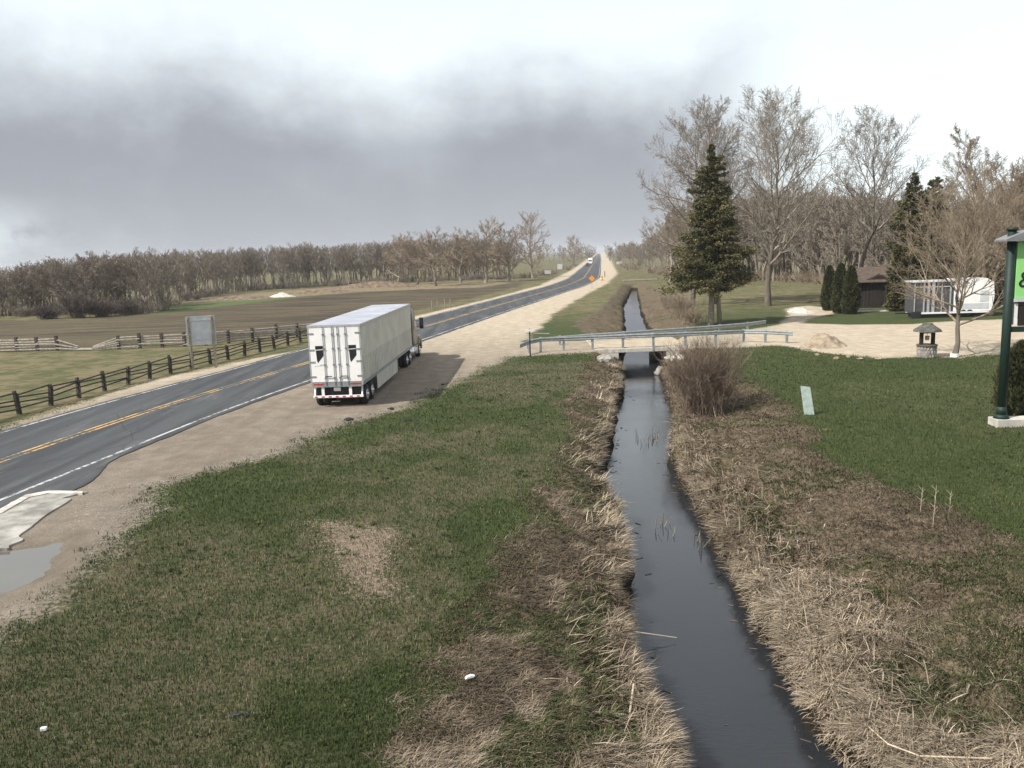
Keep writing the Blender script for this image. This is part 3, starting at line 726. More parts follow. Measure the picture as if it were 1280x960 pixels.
def bare_tree(seed, H, spread, r0, t0=0.3, counts=(16, 9, 6, 4), ang=(0.75, 0.7, 0.7, 0.8), upb=0.35, rmin=0.012, trunks=1, top=0.35, ratio=(0.5, 0.5, 0.55), wander=0.05, peak=0.0):
    """returns trunk geometry and crown geometry; children are laid out level by level"""
    g = np.random.default_rng(seed)
    k = 10
    P = np.zeros((trunks, k, 3)); tt = np.linspace(0, 1, k)
    for j in range(trunks):
        lean = g.normal(0, 0.04, 2) if trunks == 1 else np.array([math.cos(j * 2.4 + seed), math.sin(j * 2.4 + seed)]) * g.uniform(0.12, 0.22)
        wob = np.cumsum(g.normal(0, 0.012, (k, 2)), 0) * H
        P[j, :, :2] = lean * (tt ** 1.3)[:, None] * H + wob - wob[0]; P[j, :, 2] = tt * H * 0.87 * (1 if j == 0 else g.uniform(0.8, 0.98))
    Rr = r0 * (1 - 0.93 * tt ** 0.85)[None] * np.ones((trunks, 1)); Rr[:, 0] *= 1.25
    Rr = np.maximum(Rr, rmin)
    trunk = tubes(P, Rr, 8); crown = []
    for lv, cn in enumerate(counts):
        n = len(P); kk = P.shape[1]
        lo_t = t0 if lv == 0 else 0.18
        ts = lo_t + (1 - lo_t) * (np.arange(cn)[None] + g.uniform(0.1, 0.9, (n, cn))) / cn
        f_ = ts * (kk - 1); i0 = np.minimum(f_.astype(int), kk - 2); fr = (f_ - i0)[..., None]
        ar = np.arange(n)[:, None]
        base = P[ar, i0] * (1 - fr) + P[ar, i0 + 1] * fr
        tan = P[ar, i0 + 1] - P[ar, i0]; tan /= np.linalg.norm(tan, axis=2, keepdims=True) + 1e-9
        rb = Rr[ar, i0] * (1 - fr[..., 0]) + Rr[ar, i0 + 1] * fr[..., 0]
        if lv == 0:
            q_ = (ts - t0) / (1 - t0)
            ln = spread * (top + (1 - top) * (1 - np.abs(q_ - peak) ** 1.3)) * g.uniform(0.75, 1.15, ts.shape)
            phi = np.arange(cn)[None] * 2.4 + g.uniform(0, 0.6, (n, cn)) + seed
            dirh = np.stack([np.cos(phi), np.sin(phi), np.zeros_like(phi)], -1)
            an_ = ang[0] * (1.25 - 0.5 * q_) * g.uniform(0.8, 1.2, ts.shape)
            dr = tan * np.cos(an_)[..., None] + dirh * np.sin(an_)[..., None]
        else:
            Lp = np.linalg.norm(np.diff(P, axis=1), axis=2).sum(1)
            ln = Lp[:, None] * ratio[lv - 1] * (1.15 - 0.55 * ts) * g.uniform(0.6, 1.2, ts.shape)
            rv = g.normal(0, 1, base.shape); rv -= (rv * tan).sum(-1, keepdims=True) * tan; rv /= np.linalg.norm(rv, axis=-1, keepdims=True)
            an_ = ang[lv] * g.uniform(0.7, 1.3, ts.shape)
            dr = tan * np.cos(an_)[..., None] + rv * np.sin(an_)[..., None]
        base = base.reshape(-1, 3); dr = dr.reshape(-1, 3); ln = ln.ravel(); rb = rb.ravel()
        kk = (8, 6, 4, 3, 3)[lv]; n2 = len(base)
        NP = np.zeros((n2, kk, 3)); NP[:, 0] = base; cur = dr.copy()
        for j in range(1, kk):
            cur = cur + g.normal(0, wander * (1.5 if lv > 1 else 1.3), cur.shape) + np.array([0, 0, upb / kk * (2.4 if lv < 2 else 1.2)])
            cur /= np.linalg.norm(cur, axis=1, keepdims=True)
            NP[:, j] = NP[:, j - 1] + cur * (ln / (kk - 1))[:, None]
        rs_ = np.minimum(rb * 0.66, ln * (0.030 if lv == 0 else 0.020) + rmin * 0.3)
        Rr = np.maximum(rs_[:, None] * (1 - 0.75 * np.linspace(0, 1, kk))[None], rmin)
        P = NP; crown.append(tubes(P, Rr, (5, 4, 3, 3, 3)[lv]))
    return trunk, join(crown)
def tree(name, label, x, y, bark=None, crownmat=None, group=None, cat='tree', rz=0.0, **kw):
    t_ = thing(name, label, cat, (x, y, gz(x, y) - 0.05), rz, group)
    tr, cr = bare_tree(**kw)
    npobj('trunk', tr[0], [tr[1]], bark or M['bark_trunk'], t_, smooth=True)
    npobj('crown', cr[0], [cr[1]], crownmat or bark or M['bark'], t_, smooth=True)
    return t_

def at(px, py, top): 
    x, y = un(px, py); return x, y, zat(x, y, top)
x, y, h = at(960, 382, 122)
tree('maple_tree', 'tall bare maple with spreading crown right of the tall conifer', x, y, seed=11, H=h, spread=9.6, r0=0.38, t0=0.22, counts=(32, 11, 8, 4), ang=(0.80, 0.7, 0.75, 0.9), upb=0.24, rmin=0.013, top=0.25, peak=0.25, trunks=1)
x, y, h = at(893, 380, 122)
tree('maple_tree', 'bare maple rising directly behind the tall conifer', x, y, seed=12, H=h, spread=6.5, r0=0.42, t0=0.35, counts=(22, 10, 8, 4), ang=(0.72, 0.7, 0.75, 0.9), upb=0.28, rmin=0.013, top=0.35, peak=0.3)
x, y, h = at(864, 382, 142)
tree('maple_tree', 'bare maple with long side limbs reaching left of the conifer', x, y, seed=23, H=h, spread=8.2, r0=0.40, t0=0.26, counts=(22, 11, 8, 4), ang=(1.15, 0.7, 0.75, 0.9), upb=0.22, rmin=0.013, top=0.4, peak=0.25)
x, y, h = at(1077, 372, 152)
tree('maple_tree', 'bare tree with high crown rising behind the brown shed', x, y, seed=14, H=h, spread=8.0, r0=0.38, t0=0.34, counts=(22, 10, 7, 4), ang=(0.85, 0.7, 0.75, 0.9), upb=0.24, rmin=0.015, top=0.3, peak=0.3)
x, y, h = at(1232, 388, 145)
tree('bare_tree', 'tall many stemmed bare tree above the travel trailer at the right', x, y, bark=M['bark_tan'], seed=15, H=h, spread=6.0, r0=0.27, t0=0.2, counts=(14, 9, 7, 5), ang=(0.7, 0.65, 0.7, 0.9), upb=0.28, rmin=0.012, trunks=4, top=0.3)
x, y, h = at(1285, 392, 200)
tree('bare_tree', 'bare tree at the far right edge behind the green sign', x, y, bark=M['bark_tan'], seed=16, H=h, spread=6, r0=0.26, t0=0.2, counts=(14, 9, 7, 5), ang=(0.7, 0.65, 0.7, 0.9), upb=0.28, rmin=0.012, trunks=2, top=0.3)
x, y, h = at(1172, 372, 205)
tree('bare_tree', 'thin bare tree between the dark evergreens and the travel trailer', x, y, bark=M['bark_tan'], seed=17, H=h, spread=4.2, r0=0.16, t0=0.25, counts=(12, 8, 6, 4), ang=(0.6, 0.6, 0.7, 0.8), upb=0.35, rmin=0.014, trunks=3, top=0.3)
x, y, h = at(1193, 446, 252)
tree('young_tree', 'young bare tree on the lawn edge in front of the travel trailer', x, y, bark=M['bark_trunk'], crownmat=M['bark_tan'], seed=18, H=h, spread=5.6, r0=0.17, t0=0.22, counts=(22, 10, 7, 5), ang=(0.92, 0.65, 0.7, 0.85), upb=0.30, rmin=0.007, top=0.3, peak=0.15)
x, y, h = at(838, 352, 266)
tree('bare_tree', 'slim pale trunked tree left of the tall conifer', x, y, bark=M['barkpale'], crownmat=M['bark_tan'], seed=19, H=h, spread=7.5, r0=0.30, t0=0.4, counts=(14, 8, 5, 4), ang=(0.8, 0.6, 0.65, 0.8), upb=0.35, rmin=0.03, top=0.4)
x, y, h = at(988, 349, 262)
tree('bare_tree', 'pale trunked tree at the wood edge right of the big maple', x, y, bark=M['barkpale'], crownmat=M['bark_wood'], seed=20, H=h, spread=5, r0=0.36, t0=0.55, counts=(10, 7, 5, 4), ang=(0.8, 0.6, 0.65, 0.8), upb=0.35, rmin=0.03, top=0.4)

# ------------------------------------------------------------------ woods
def wood_variant(seed, tall=1.0, leafless=(15, 8, 6), t0=0.34, spread=0.25, rmin=0.0018, trunks=1):
    """unit-height tree"""
    return bare_tree(seed, 1.0, spread, 0.014, t0=t0, counts=leafless, ang=(0.75, 0.7, 0.8, 0.9), upb=0.26, rmin=rmin, top=0.35, peak=0.4, trunks=trunks)
variants = [wood_variant(100 + i) for i in range(6)] + [wood_variant(200 + i, t0=0.12, spread=0.28, trunks=2) for i in range(3)]
low = [join(wood_variant(300 + i, leafless=(13, 7, 4), rmin=0.0026)) for i in range(6)]
wood_me = []
for tr, cr in variants:
    wood_me.append((npobj('trunk', tr[0], [tr[1]], M['bark_wood'], mesh_only=True), npobj('crown', cr[0], [cr[1]], M['bark_wood'], mesh_only=True)))
tan_me = []
for i in range(4):
    tr, cr = bare_tree(400 + i, 1.0, 0.36, 0.020, t0=0.14, counts=(22, 10, 7), ang=(0.95, 0.75, 0.8, 0.9), upb=0.28, rmin=0.0018, top=0.4, peak=0.35)
    tan_me.append((npobj('trunk', tr[0], [tr[1]], M['bark_wood'], mesh_only=True), npobj('crown', cr[0], [cr[1]], M['bark_tan'], mesh_only=True)))
def place(me_pair, x, y, h, label, group=None, name='bare_tree', wide=1.0):
    t_ = thing(name, label, 'tree', (x, y, gz(x, y) - 0.1), random.uniform(0, 6.28), group)
    t_.scale = (h * wide, h * wide, h)
    for nm, me in zip(('trunk', 'crown'), me_pair):
        o = bpy.data.objects.new(nm, me); C.objects.link(o); o.parent = t_
    return t_
def lerpline(px, pts): p = np.array(pts); return float(np.interp(px, p[:, 0], p[:, 1]))
baseL = [(-260, 400), (0, 396), (185, 391), (240, 373), (300, 364), (450, 355.5), (560, 351), (640, 349), (690, 343), (725, 331)]
topL = [(-260, 350), (0, 340), (30, 333), (60, 326), (130, 319), (200, 314), (280, 313), (380, 307), (450, 304), (520, 300), (600, 298), (690, 305), (725, 306)]
def wood(side, base, topl, pxs, nm, lab, grp, depth, nback, lab2):
    for px in pxs:
        x, y = un(px, lerpline(px, base) - random.uniform(0, 1.5)); h = zat(x, y, lerpline(px, topl)) * random.uniform(0.90, 1.06)
        place(random.choice(wood_me), x, y, h, lab, grp, wide=random.uniform(0.9, 1.3) * (1.0 if h > 10 else 1.2))
    parts = []
    lo_, hi_ = min(pxs), max(pxs)
    for k in range(nback):
        px = random.uniform(lo_, hi_); x, y = un(px, lerpline(px, base)); h = zat(x, y, lerpline(px, topl)) * random.uniform(0.90, 1.06)
        dd = random.uniform(2, depth); x += dd * x / y; y += dd
        h *= 1 + 0.0 * dd
        v_, f_ = random.choice(low); an = random.uniform(0, 6.28); c, s = math.cos(an), math.sin(an); wd = h * random.uniform(0.9, 1.3)
        q = np.column_stack([(v_[:, 0] * c - v_[:, 1] * s) * wd + x, (v_[:, 0] * s + v_[:, 1] * c) * wd + y, v_[:, 2] * h - 0.1])
        parts.append((q, f_))
    V_, F_ = join(parts)
    o = npobj(nm, V_, [F_], M['bark_wood']); tag(o, lab2, 'wood', kind='stuff')
wood('l', baseL, topL, list(np.linspace(-120, 640, 105) + rng.uniform(-3, 3, 105)), 'far_wood', 'grey bare tree in the front row of the wood beyond the ploughed field', 'bare trees along the front of the left wood', 55, 560, 'dense grey leafless wood massed behind its front row of trees beyond the ploughed field')
baseR = [(770, 331), (800, 338), (840, 344), (900, 350), (1000, 352), (1130, 360), (1300, 380), (1500, 380)]
topR = [(770, 303), (800, 302), (830, 285), (850, 262), (900, 245), (940, 240), (1000, 241), (1060, 238), (1130, 245), (1200, 250), (1500, 240)]
wood('r', baseR, topR, list(np.linspace(775, 1400, 85) + rng.uniform(-3, 3, 85)), 'right_wood', 'brown bare tree in the front row of the wood behind the shed and conifer', 'bare trees along the front of the right wood', 50, 420, 'dense brown leafless wood massed behind its front row of trees on the right')
# far trees that close the road
for px in np.concatenate([np.linspace(640, 742, 22), np.linspace(762, 800, 14)]):
    x0_, y0_ = un(px, 327 if px < 742 else 326); s_ = 1.0
    h = zat(x0_, y0_, random.uniform(303, 311) if px < 735 or px > 775 else random.uniform(306, 312))
    place(random.choice(wood_me), x0_, y0_ + random.uniform(-20, 30), h, 'distant bare tree beside the highway near the horizon', 'distant trees along the highway', wide=1.3)
# crowns that stand out in front of the left wood
for px, by, ty, lab in [(497, 355, 297, 'rounded tan bare tree, leftmost of the full crowns at the end of the wood'), (545, 356, 292, 'broad tan bare tree left of the tallest crowns in front of the left wood'),
                        (607, 352, 281, 'tall rounded tan bare tree just left of the narrow tallest crown'), (637, 350, 288, 'slim tan bare tree squeezed between the two tallest crowns'),
                        (666, 346, 272, 'tallest narrow bare tree at the right end of the left wood'), (576, 353, 293, 'tan bare tree between the broad crown and the tall rounded one'), (522, 354, 300, 'low tan bare tree in the dip between two broad crowns'),
                        (716, 330, 299, 'small round bare tree nearest the road at the end of the left wood')]:
    x, y, h = at(px, by + 1.5, ty - 3); place(random.choice(tan_me), x, y, h, lab, wide=1.35 if px != 666 else 1.0)
# shrubs before the left wood
def shrub_mesh(seed, Hh, spread, n=60, r=0.02, mat_=None, counts=(7, 4), upb=0.5, tilt=0.5):
    g = np.random.default_rng(seed); k = 6
    P = np.zeros((n, k, 3)); d = np.column_stack([g.normal(0, tilt, n), g.normal(0, tilt, n), np.ones(n)]); d /= np.linalg.norm(d, axis=1, keepdims=True)
    P[:, 0, :2] = g.normal(0, spread * 0.22, (n, 2)); ln = Hh * g.uniform(0.6, 1.05, n)
    for j in range(1, k):
        d = d + g.normal(0, 0.09, d.shape) + [0, 0, 0.03]; d /= np.linalg.norm(d, axis=1, keepdims=True)
        P[:, j] = P[:, j - 1] + d * (ln / (k - 1))[:, None]
    Rr = np.maximum(r * (1 - 0.8 * np.linspace(0, 1, k))[None] * np.ones((n, 1)), r * 0.3); parts = [tubes(P, Rr, 3)]
    for lv, cn in enumerate(counts):
        kk = P.shape[1]; ts = g.uniform(0.25, 1, (len(P), cn)); f_ = ts * (kk - 1); i0 = np.minimum(f_.astype(int), kk - 2); fr = (f_ - i0)[..., None]; ar = np.arange(len(P))[:, None]
        base = (P[ar, i0] * (1 - fr) + P[ar, i0 + 1] * fr).reshape(-1, 3); tan = (P[ar, i0 + 1] - P[ar, i0]).reshape(-1, 3); tan /= np.linalg.norm(tan, axis=1, keepdims=True) + 1e-9
        d = tan + g.normal(0, 0.45, tan.shape); d[:, 2] += 0.15; d /= np.linalg.norm(d, axis=1, keepdims=True); ln = Hh * g.uniform(0.12, 0.32, len(base)) / (1 + lv)
        NP = np.zeros((len(base), 3, 3)); NP[:, 0] = base
        for j in (1, 2): NP[:, j] = NP[:, j - 1] + (d + g.normal(0, 0.1, d.shape)) * (ln / 2)[:, None]
        P = NP; parts.append(tubes(P, np.full((len(P), 3), r * 0.33), 3))
    return join(parts)
for i, (px, by, ty, sp, lab) in enumerate([(60, 399, 381, 2.8, 'low dark rounded shrub, leftmost of three before the left wood'), (97, 398, 369, 2.4, 'taller bare shrub, middle of three before the left wood'), (158, 393, 373, 3.6, 'wide low bare shrub, rightmost of three before the left wood'), (128, 396, 374, 2.2, 'narrow bare shrub between the middle and right shrubs before the wood')]):
    x, y, h = at(px, by, ty); v_, f_ = shrub_mesh(50 + i, h, sp, 120, 0.035, counts=(8, 5), tilt=0.75 if i != 1 else 0.4)
    o = npobj('shrub', v_, [f_], M['bark_dark']); o.location = (x, y, gz(x, y)); tag(o, lab, 'shrub')
# under-brush along the foot of both woods
def brush_row(name, lab, pts, n, hmin, hmax, material, seed):
    parts = []; L = np.array(pts, float); s = np.concatenate([[0], np.cumsum(np.linalg.norm(np.diff(L, axis=0), axis=1))])
    vs_ = [shrub_mesh(seed + i, 1, 0.7, 26, 0.02, counts=(4, 2), tilt=0.5) for i in range(3)]
    for k in range(n):
        q = random.uniform(0, s[-1]); px = np.interp(q, s, L[:, 0]); py = np.interp(q, s, L[:, 1]); x, y = un(px, py); x += random.uniform(-2, 2); y += random.uniform(-2, 6)
        h = random.uniform(hmin, hmax); v_, f_ = random.choice(vs_); parts.append((v_ * np.array([h * 1.3, h * 1.3, h]) + [x, y, gz(x, y)], f_))
    V_, F_ = join(parts); o = npobj(name, V_, [F_], material); tag(o, lab, 'brush', kind='stuff')
brush_row('brush', 'tangled grey brush along the foot of the wood beyond the ploughed field', [(-150, 399), (0, 396), (185, 391), (240, 373), (300, 364), (450, 356), (560, 351), (640, 349), (690, 344), (722, 332)], 240, 0.9, 2.2, M['bark_wood'], 70)
brush_row('brush', 'tangled brown brush along the foot of the wood on the right', [(770, 332), (800, 339), (840, 345), (1000, 353), (1130, 361), (1300, 381)], 170, 1.0, 2.4, M['bark_tan'], 80)

# ------------------------------------------------------------------ evergreens
def conifer(seed, Hh, R, t0, nb, leaf, drool=0.25, power=0.9, leaves=46, wisp=0.25):
    """trunk polyline + whorled branches carrying tufts of small leaf faces"""
    g = np.random.default_rng(seed); k = 8; tt = np.linspace(0, 1, k)
    P = np.zeros((1, k, 3)); P[0, :, 2] = tt * Hh; P[0, :, :2] = np.cumsum(g.normal(0, 0.004, (k, 2)), 0) * Hh
    trunk = tubes(P, (Hh * 0.018 * (1 - 0.93 * tt))[None], 8)
    q = (np.arange(nb) + g.random(nb)) / nb; q = q ** 1.15; z = Hh * (t0 + (1 - t0) * q)
    prof = (1 - q) ** power * ss(-0.12, 0.10, q)
    L = R * np.maximum(prof, 0.03) * g.uniform(1 - wisp * 1.6, 1 + wisp, nb) + 0.05
    phi = g.uniform(0, 2 * math.pi, nb); kk = 5
    L = L * (1 + 0.22 * np.sin(phi * 2 + q * 11 + seed) + 0.12 * np.sin(phi * 5 - q * 23))
    BP = np.zeros((nb, kk, 3)); s = np.linspace(0, 1, kk)
    BP[:, :, 0] = np.cos(phi)[:, None] * s * L[:, None]; BP[:, :, 1] = np.sin(phi)[:, None] * s * L[:, None]
    BP[:, :, 2] = z[:, None] + (0.25 * (q * 2 - 0.4)[:, None] * s - (drool * g.uniform(0.2, 1.8, nb))[:, None] * s ** 1.5 + 0.2 * s ** 4) * L[:, None]
    br = tubes(BP, np.maximum(0.03 * (1 - s)[None] * (L / R)[:, None], 0.008), 3)
    nl = np.maximum((L / R * leaves * 1.6).astype(int), 5); bi = np.repeat(np.arange(nb), nl); n = len(bi)
    u = np.sqrt(g.uniform(0.04, 1, n)); f_ = u * (kk - 1); i0 = np.minimum(f_.astype(int), kk - 2); fr = (f_ - i0)[:, None]
    c = BP[bi, i0] * (1 - fr) + BP[bi, i0 + 1] * fr
    wdt = (0.16 * L[bi] * (1.2 - 0.7 * u))[:, None]
    c = c + g.normal(0, 1, (n, 3)) * np.column_stack([wdt, wdt, wdt * 0.45])
    out = np.column_stack([np.cos(phi[bi]), np.sin(phi[bi]), g.normal(-0.15, 0.35, n)]) + g.normal(0, 0.55, (n, 3)); out /= np.linalg.norm(out, axis=1, keepdims=True)
    sd = np.cross(out, g.normal(0, 1, (n, 3))); sd /= np.linalg.norm(sd, axis=1, keepdims=True)
    sz = leaf * g.uniform(0.6, 1.4, n)[:, None]
    V_ = np.stack([c - sd * sz * 0.35, c + sd * sz * 0.35, c + out * sz * 1.3 + sd * sz * 0.1], 1).reshape(-1, 3)
    F_ = np.arange(n * 3).reshape(-1, 3)
    tint = np.repeat(np.clip(g.normal(0.45, 0.2, n) + np.repeat(g.normal(0, 0.12, nb), nl), 0, 1), 3)
    return trunk, br, (V_, F_, tint)
def evergreen(name, label, x, y, leafmat, group=None, rz=0, **kw):
    t_ = thing(name, label, 'evergreen tree', (x, y, gz(x, y) - 0.05), rz, group)
    tr, br, lf = conifer(**kw)
    npobj('trunk', tr[0], [tr[1]], M['bark'], t_, smooth=True)
    npobj('branches', br[0], [br[1]], M['bark_dark'], t_)
    npobj('crown', lf[0], [lf[1]], leafmat, t_, attrs={'tint': lf[2]})
    return t_
x, y, h = at(889, 407, 180)
t_ = evergreen('spruce_tree', 'tall ragged dark green conifer with two bare trunks beyond the bridge', x, y, M['spruce'], seed=31, Hh=h, R=2.85, t0=0.23, nb=480, leaf=0.15, leaves=190, drool=0.30, power=0.80, wisp=0.46)
bm = B(); tube(bm, (0.75, -0.2, 0), (0.35, 0, h * 0.5), 0.24, 0.1); obj('trunk', bm, M['bark'], t_, True)
for i, (px, by, ty, R_c, lab) in enumerate([(1136, 381, 216, 2.6, 'tall dark narrow evergreen with pointed top right of the shed'), (1119, 389, 305, 0.75, 'short slim evergreen touching the right side of the brown shed'), (1162, 380, 222, 2.4, 'dark evergreen just left of the travel trailer, second of the tall pair'), (1148, 374, 244, 2.6, 'broad dark evergreen at the back between the tall pair'), (1275, 380, 212, 3.4, 'dark evergreen behind the green sign at the right edge'), (1215, 379, 268, 3.0, 'dark evergreen half hidden behind the travel trailer roof')]):
    x, y, h = at(px, by, ty)
    evergreen('evergreen_tree', lab, x, y, M['spruce'], seed=40 + i, Hh=h, R=R_c, t0=0.03, nb=300, leaf=0.20, leaves=130, drool=0.15, power=0.6, wisp=0.22)
def columnar(seed, Hh, R, n=15000):
    g = np.random.default_rng(seed); z = g.random(n) ** 0.9; prof = R * (1 - z ** 2.2) ** 0.6 * (0.72 + 0.28 * ss(0, 0.15, z))
    ph = g.uniform(0, 2 * math.pi, n); rr = prof * np.sqrt(g.uniform(0.5, 1.05, n)) * (1 + 0.12 * np.sin(ph * 3 + z * 9 + seed) + 0.06 * np.sin(ph * 7 - z * 23))
    c = np.column_stack([np.cos(ph) * rr, np.sin(ph) * rr, 0.05 + z * Hh]); up_ = g.normal(0, 0.35, (n, 3)) + [0, 0, 1] + np.column_stack([np.cos(ph), np.sin(ph), 0 * ph]) * 0.5
    up_ /= np.linalg.norm(up_, axis=1, keepdims=True); sd = np.cross(up_, g.normal(0, 1, (n, 3))); sd /= np.linalg.norm(sd, axis=1, keepdims=True); sz = g.uniform(0.07, 0.19, n)[:, None]
    return np.stack([c - sd * sz * .4, c + sd * sz * .4, c + up_ * sz * 1.6], 1).reshape(-1, 3), np.arange(n * 3).reshape(-1, 3), np.repeat(np.clip(g.normal(.45, .22, n), 0, 1), 3)
for i, (px, by, ty, R_c, lab) in enumerate([(1036, 388, 334, 0.75, 'leftmost of the three clipped columnar cedars left of the shed'), (1050, 391, 331, 0.8, 'middle one of the three clipped columnar cedars left of the shed'), (1063, 392, 334, 0.8, 'rightmost of the three clipped columnar cedars, against the shed')]):
    x, y, h = at(px, by, ty); v_, f_, tn = columnar(60 + i, h, R_c)
    t_ = thing('columnar_cedar', lab, 'shrub', (x, y, gz(x, y)), 0, 'clipped cedars beside the shed')
    npobj('foliage', v_, [f_], M['cedar'], t_, attrs={'tint': tn}); bm = B(); tube(bm, (0, 0, -0.1), (0, 0, h * 0.9), 0.1, 0.02, 6); obj('trunk', bm, M['bark_dark'], t_)
# dark clipped shrub behind the sign post
x, y = un(1300, 525); v_, f_, tn = columnar(70, 2.8, 0.95, 26000); t_ = thing('hedge_shrub', 'brown green rounded shrub behind the foot of the green sign post', 'shrub', (x, y + 1.2, 0), 0)
npobj('foliage', v_, [f_], M['cedar'], t_, attrs={'tint': tn})
bm = B(); tube(bm, (0, 0, -0.1), (0, 0, 2.2), 0.08, 0.02, 6); obj('stem', bm, M['bark_dark'], t_)
# twiggy bush right of the bridge
x, y = un(878, 503); v_, f_ = shrub_mesh(90, 3.2, 2.5, 330, 0.014, counts=(7, 4), tilt=0.17)
o = npobj('twiggy_bush', v_, [f_], M['bark_bush']); o.location = (x, y, gz(x, y) - 0.1); tag(o, 'dense brown leafless bush on the creek bank by the right end of the bridge', 'bush')
for i, (px, by, hh, lab) in enumerate([(852, 396, 2.4, 'reddish bare bush beyond the bridge left of the conifer'), (838, 384, 1.8, 'small bare bush on the right creek bank farther beyond the bridge'), (866, 404, 1.5, 'low bare bush at the foot of the conifer')]):
    x, y = un(px, by); v_, f_ = shrub_mesh(95 + i, hh, 2.2, 110, 0.02, counts=(6, 3), tilt=0.45)
    o = npobj('bush', v_, [f_], M['bark_tan']); o.location = (x, y, gz(x, y) - 0.05); tag(o, lab, 'bush')

# ------------------------------------------------------------------ truck
def wheel(parent, x, y, r=0.5, wd=0.28, face=1, rim=None):
    bm = B(); tube(bm, (x - wd / 2, y, r), (x + wd / 2, y, r), r, seg=28)
    bmesh.ops.bevel(bm, geom=[e for e in bm.edges if abs(e.calc_length()) < 0.2], offset=0.035, segments=2, affect='EDGES')
    ty = obj('tyre', bm, M['tyre'], parent, True)
    bm = B(); xo = x + face * (wd / 2)
    tube(bm, (xo - face * 0.05, y, r), (xo + face * 0.015, y, r), r * 0.58, r * 0.54, seg=24)
    tube(bm, (xo + face * 0.012, y, r), (xo + face * 0.09, y, r), r * 0.2, r * 0.17, seg=14)
    for k in range(8):
        an = k * math.pi / 4; tube(bm, (xo, y + math.cos(an) * r * 0.36, r + math.sin(an) * r * 0.36), (xo + face * 0.04, y + math.cos(an) * r * 0.36, r + math.sin(an) * r * 0.36), 0.022, seg=6)
    obj('rim', bm, rim or M['chrome'], ty)
    return ty
TX, TY = -8.62, 39.85                                            # middle of the rear doors on the ground
yaw = -math.atan2(0.55, 16.4)
tk = thing('semi_truck', 'white box semi trailer truck parked on the gravel beside the highway', 'truck', (TX, TY, 0.0), yaw)
Wd, Ln, Z0, Z1 = 2.6, 16.15, 1.12, 4.1
hw = Wd / 2
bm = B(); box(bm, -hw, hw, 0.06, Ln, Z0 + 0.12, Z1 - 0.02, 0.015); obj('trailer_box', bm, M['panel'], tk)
# panel with vertical posts on each side
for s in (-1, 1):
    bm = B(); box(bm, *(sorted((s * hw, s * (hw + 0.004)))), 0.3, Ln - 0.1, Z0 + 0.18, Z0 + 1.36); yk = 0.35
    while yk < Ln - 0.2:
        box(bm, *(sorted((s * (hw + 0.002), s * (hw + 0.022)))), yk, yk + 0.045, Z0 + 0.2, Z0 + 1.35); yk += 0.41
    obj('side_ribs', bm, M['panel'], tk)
bm = B()
for s in (-1, 1):
    box(bm, *(sorted((s * (hw + 0.002), s * (hw + 0.012)))), 0.1, Ln - 0.05, Z0 + 1.36, Z0 + 1.40)
obj('scuff_line', bm, M['panel'], tk)
bm = B()
for s in (-1, 1):
    box(bm, *(sorted((s * (hw - 0.02), s * (hw + 0.03)))), 0.03, Ln, Z0, Z0 + 0.16)
obj('bottom_rail', bm, M['steel'], tk)
bm = B()
for s in (-1, 1):
    box(bm, *(sorted((s * (hw - 0.03), s * (hw + 0.025)))), 0.03, Ln + 0.01, Z1 - 0.14, Z1 + 0.01)
box(bm, -hw, hw, Ln - 0.02, Ln + 0.03, Z1 - 0.12, Z1 + 0.008)
obj('top_rail', bm, M['alu'], tk)
bm = B(); box(bm, -hw + 0.03, hw - 0.03, 0.08, Ln - 0.03, Z1 - 0.03, Z1 + 0.02)
yk = 0.6
while yk < Ln - 0.5: box(bm, -hw + 0.05, hw - 0.05, yk, yk + 0.05, Z1 + 0.019, Z1 + 0.032); yk += 0.61
obj('roof', bm, M['roofskin'], tk)
bm = B(); box(bm, -hw, -hw + 0.06, -0.01, 0.06, Z0, Z1); box(bm, hw - 0.06, hw, -0.01, 0.06, Z0, Z1); box(bm, -hw + 0.062, hw - 0.062, -0.008, 0.06, Z1 - 0.11, Z1 - 0.002)
obj('door_frame', bm, M['alu'], tk)
bm = B(); box(bm, -hw + 0.062, hw - 0.062, -0.012, 0.06, Z0 - 0.08, Z0 + 0.17); obj('rear_sill', bm, M['steel'], tk)
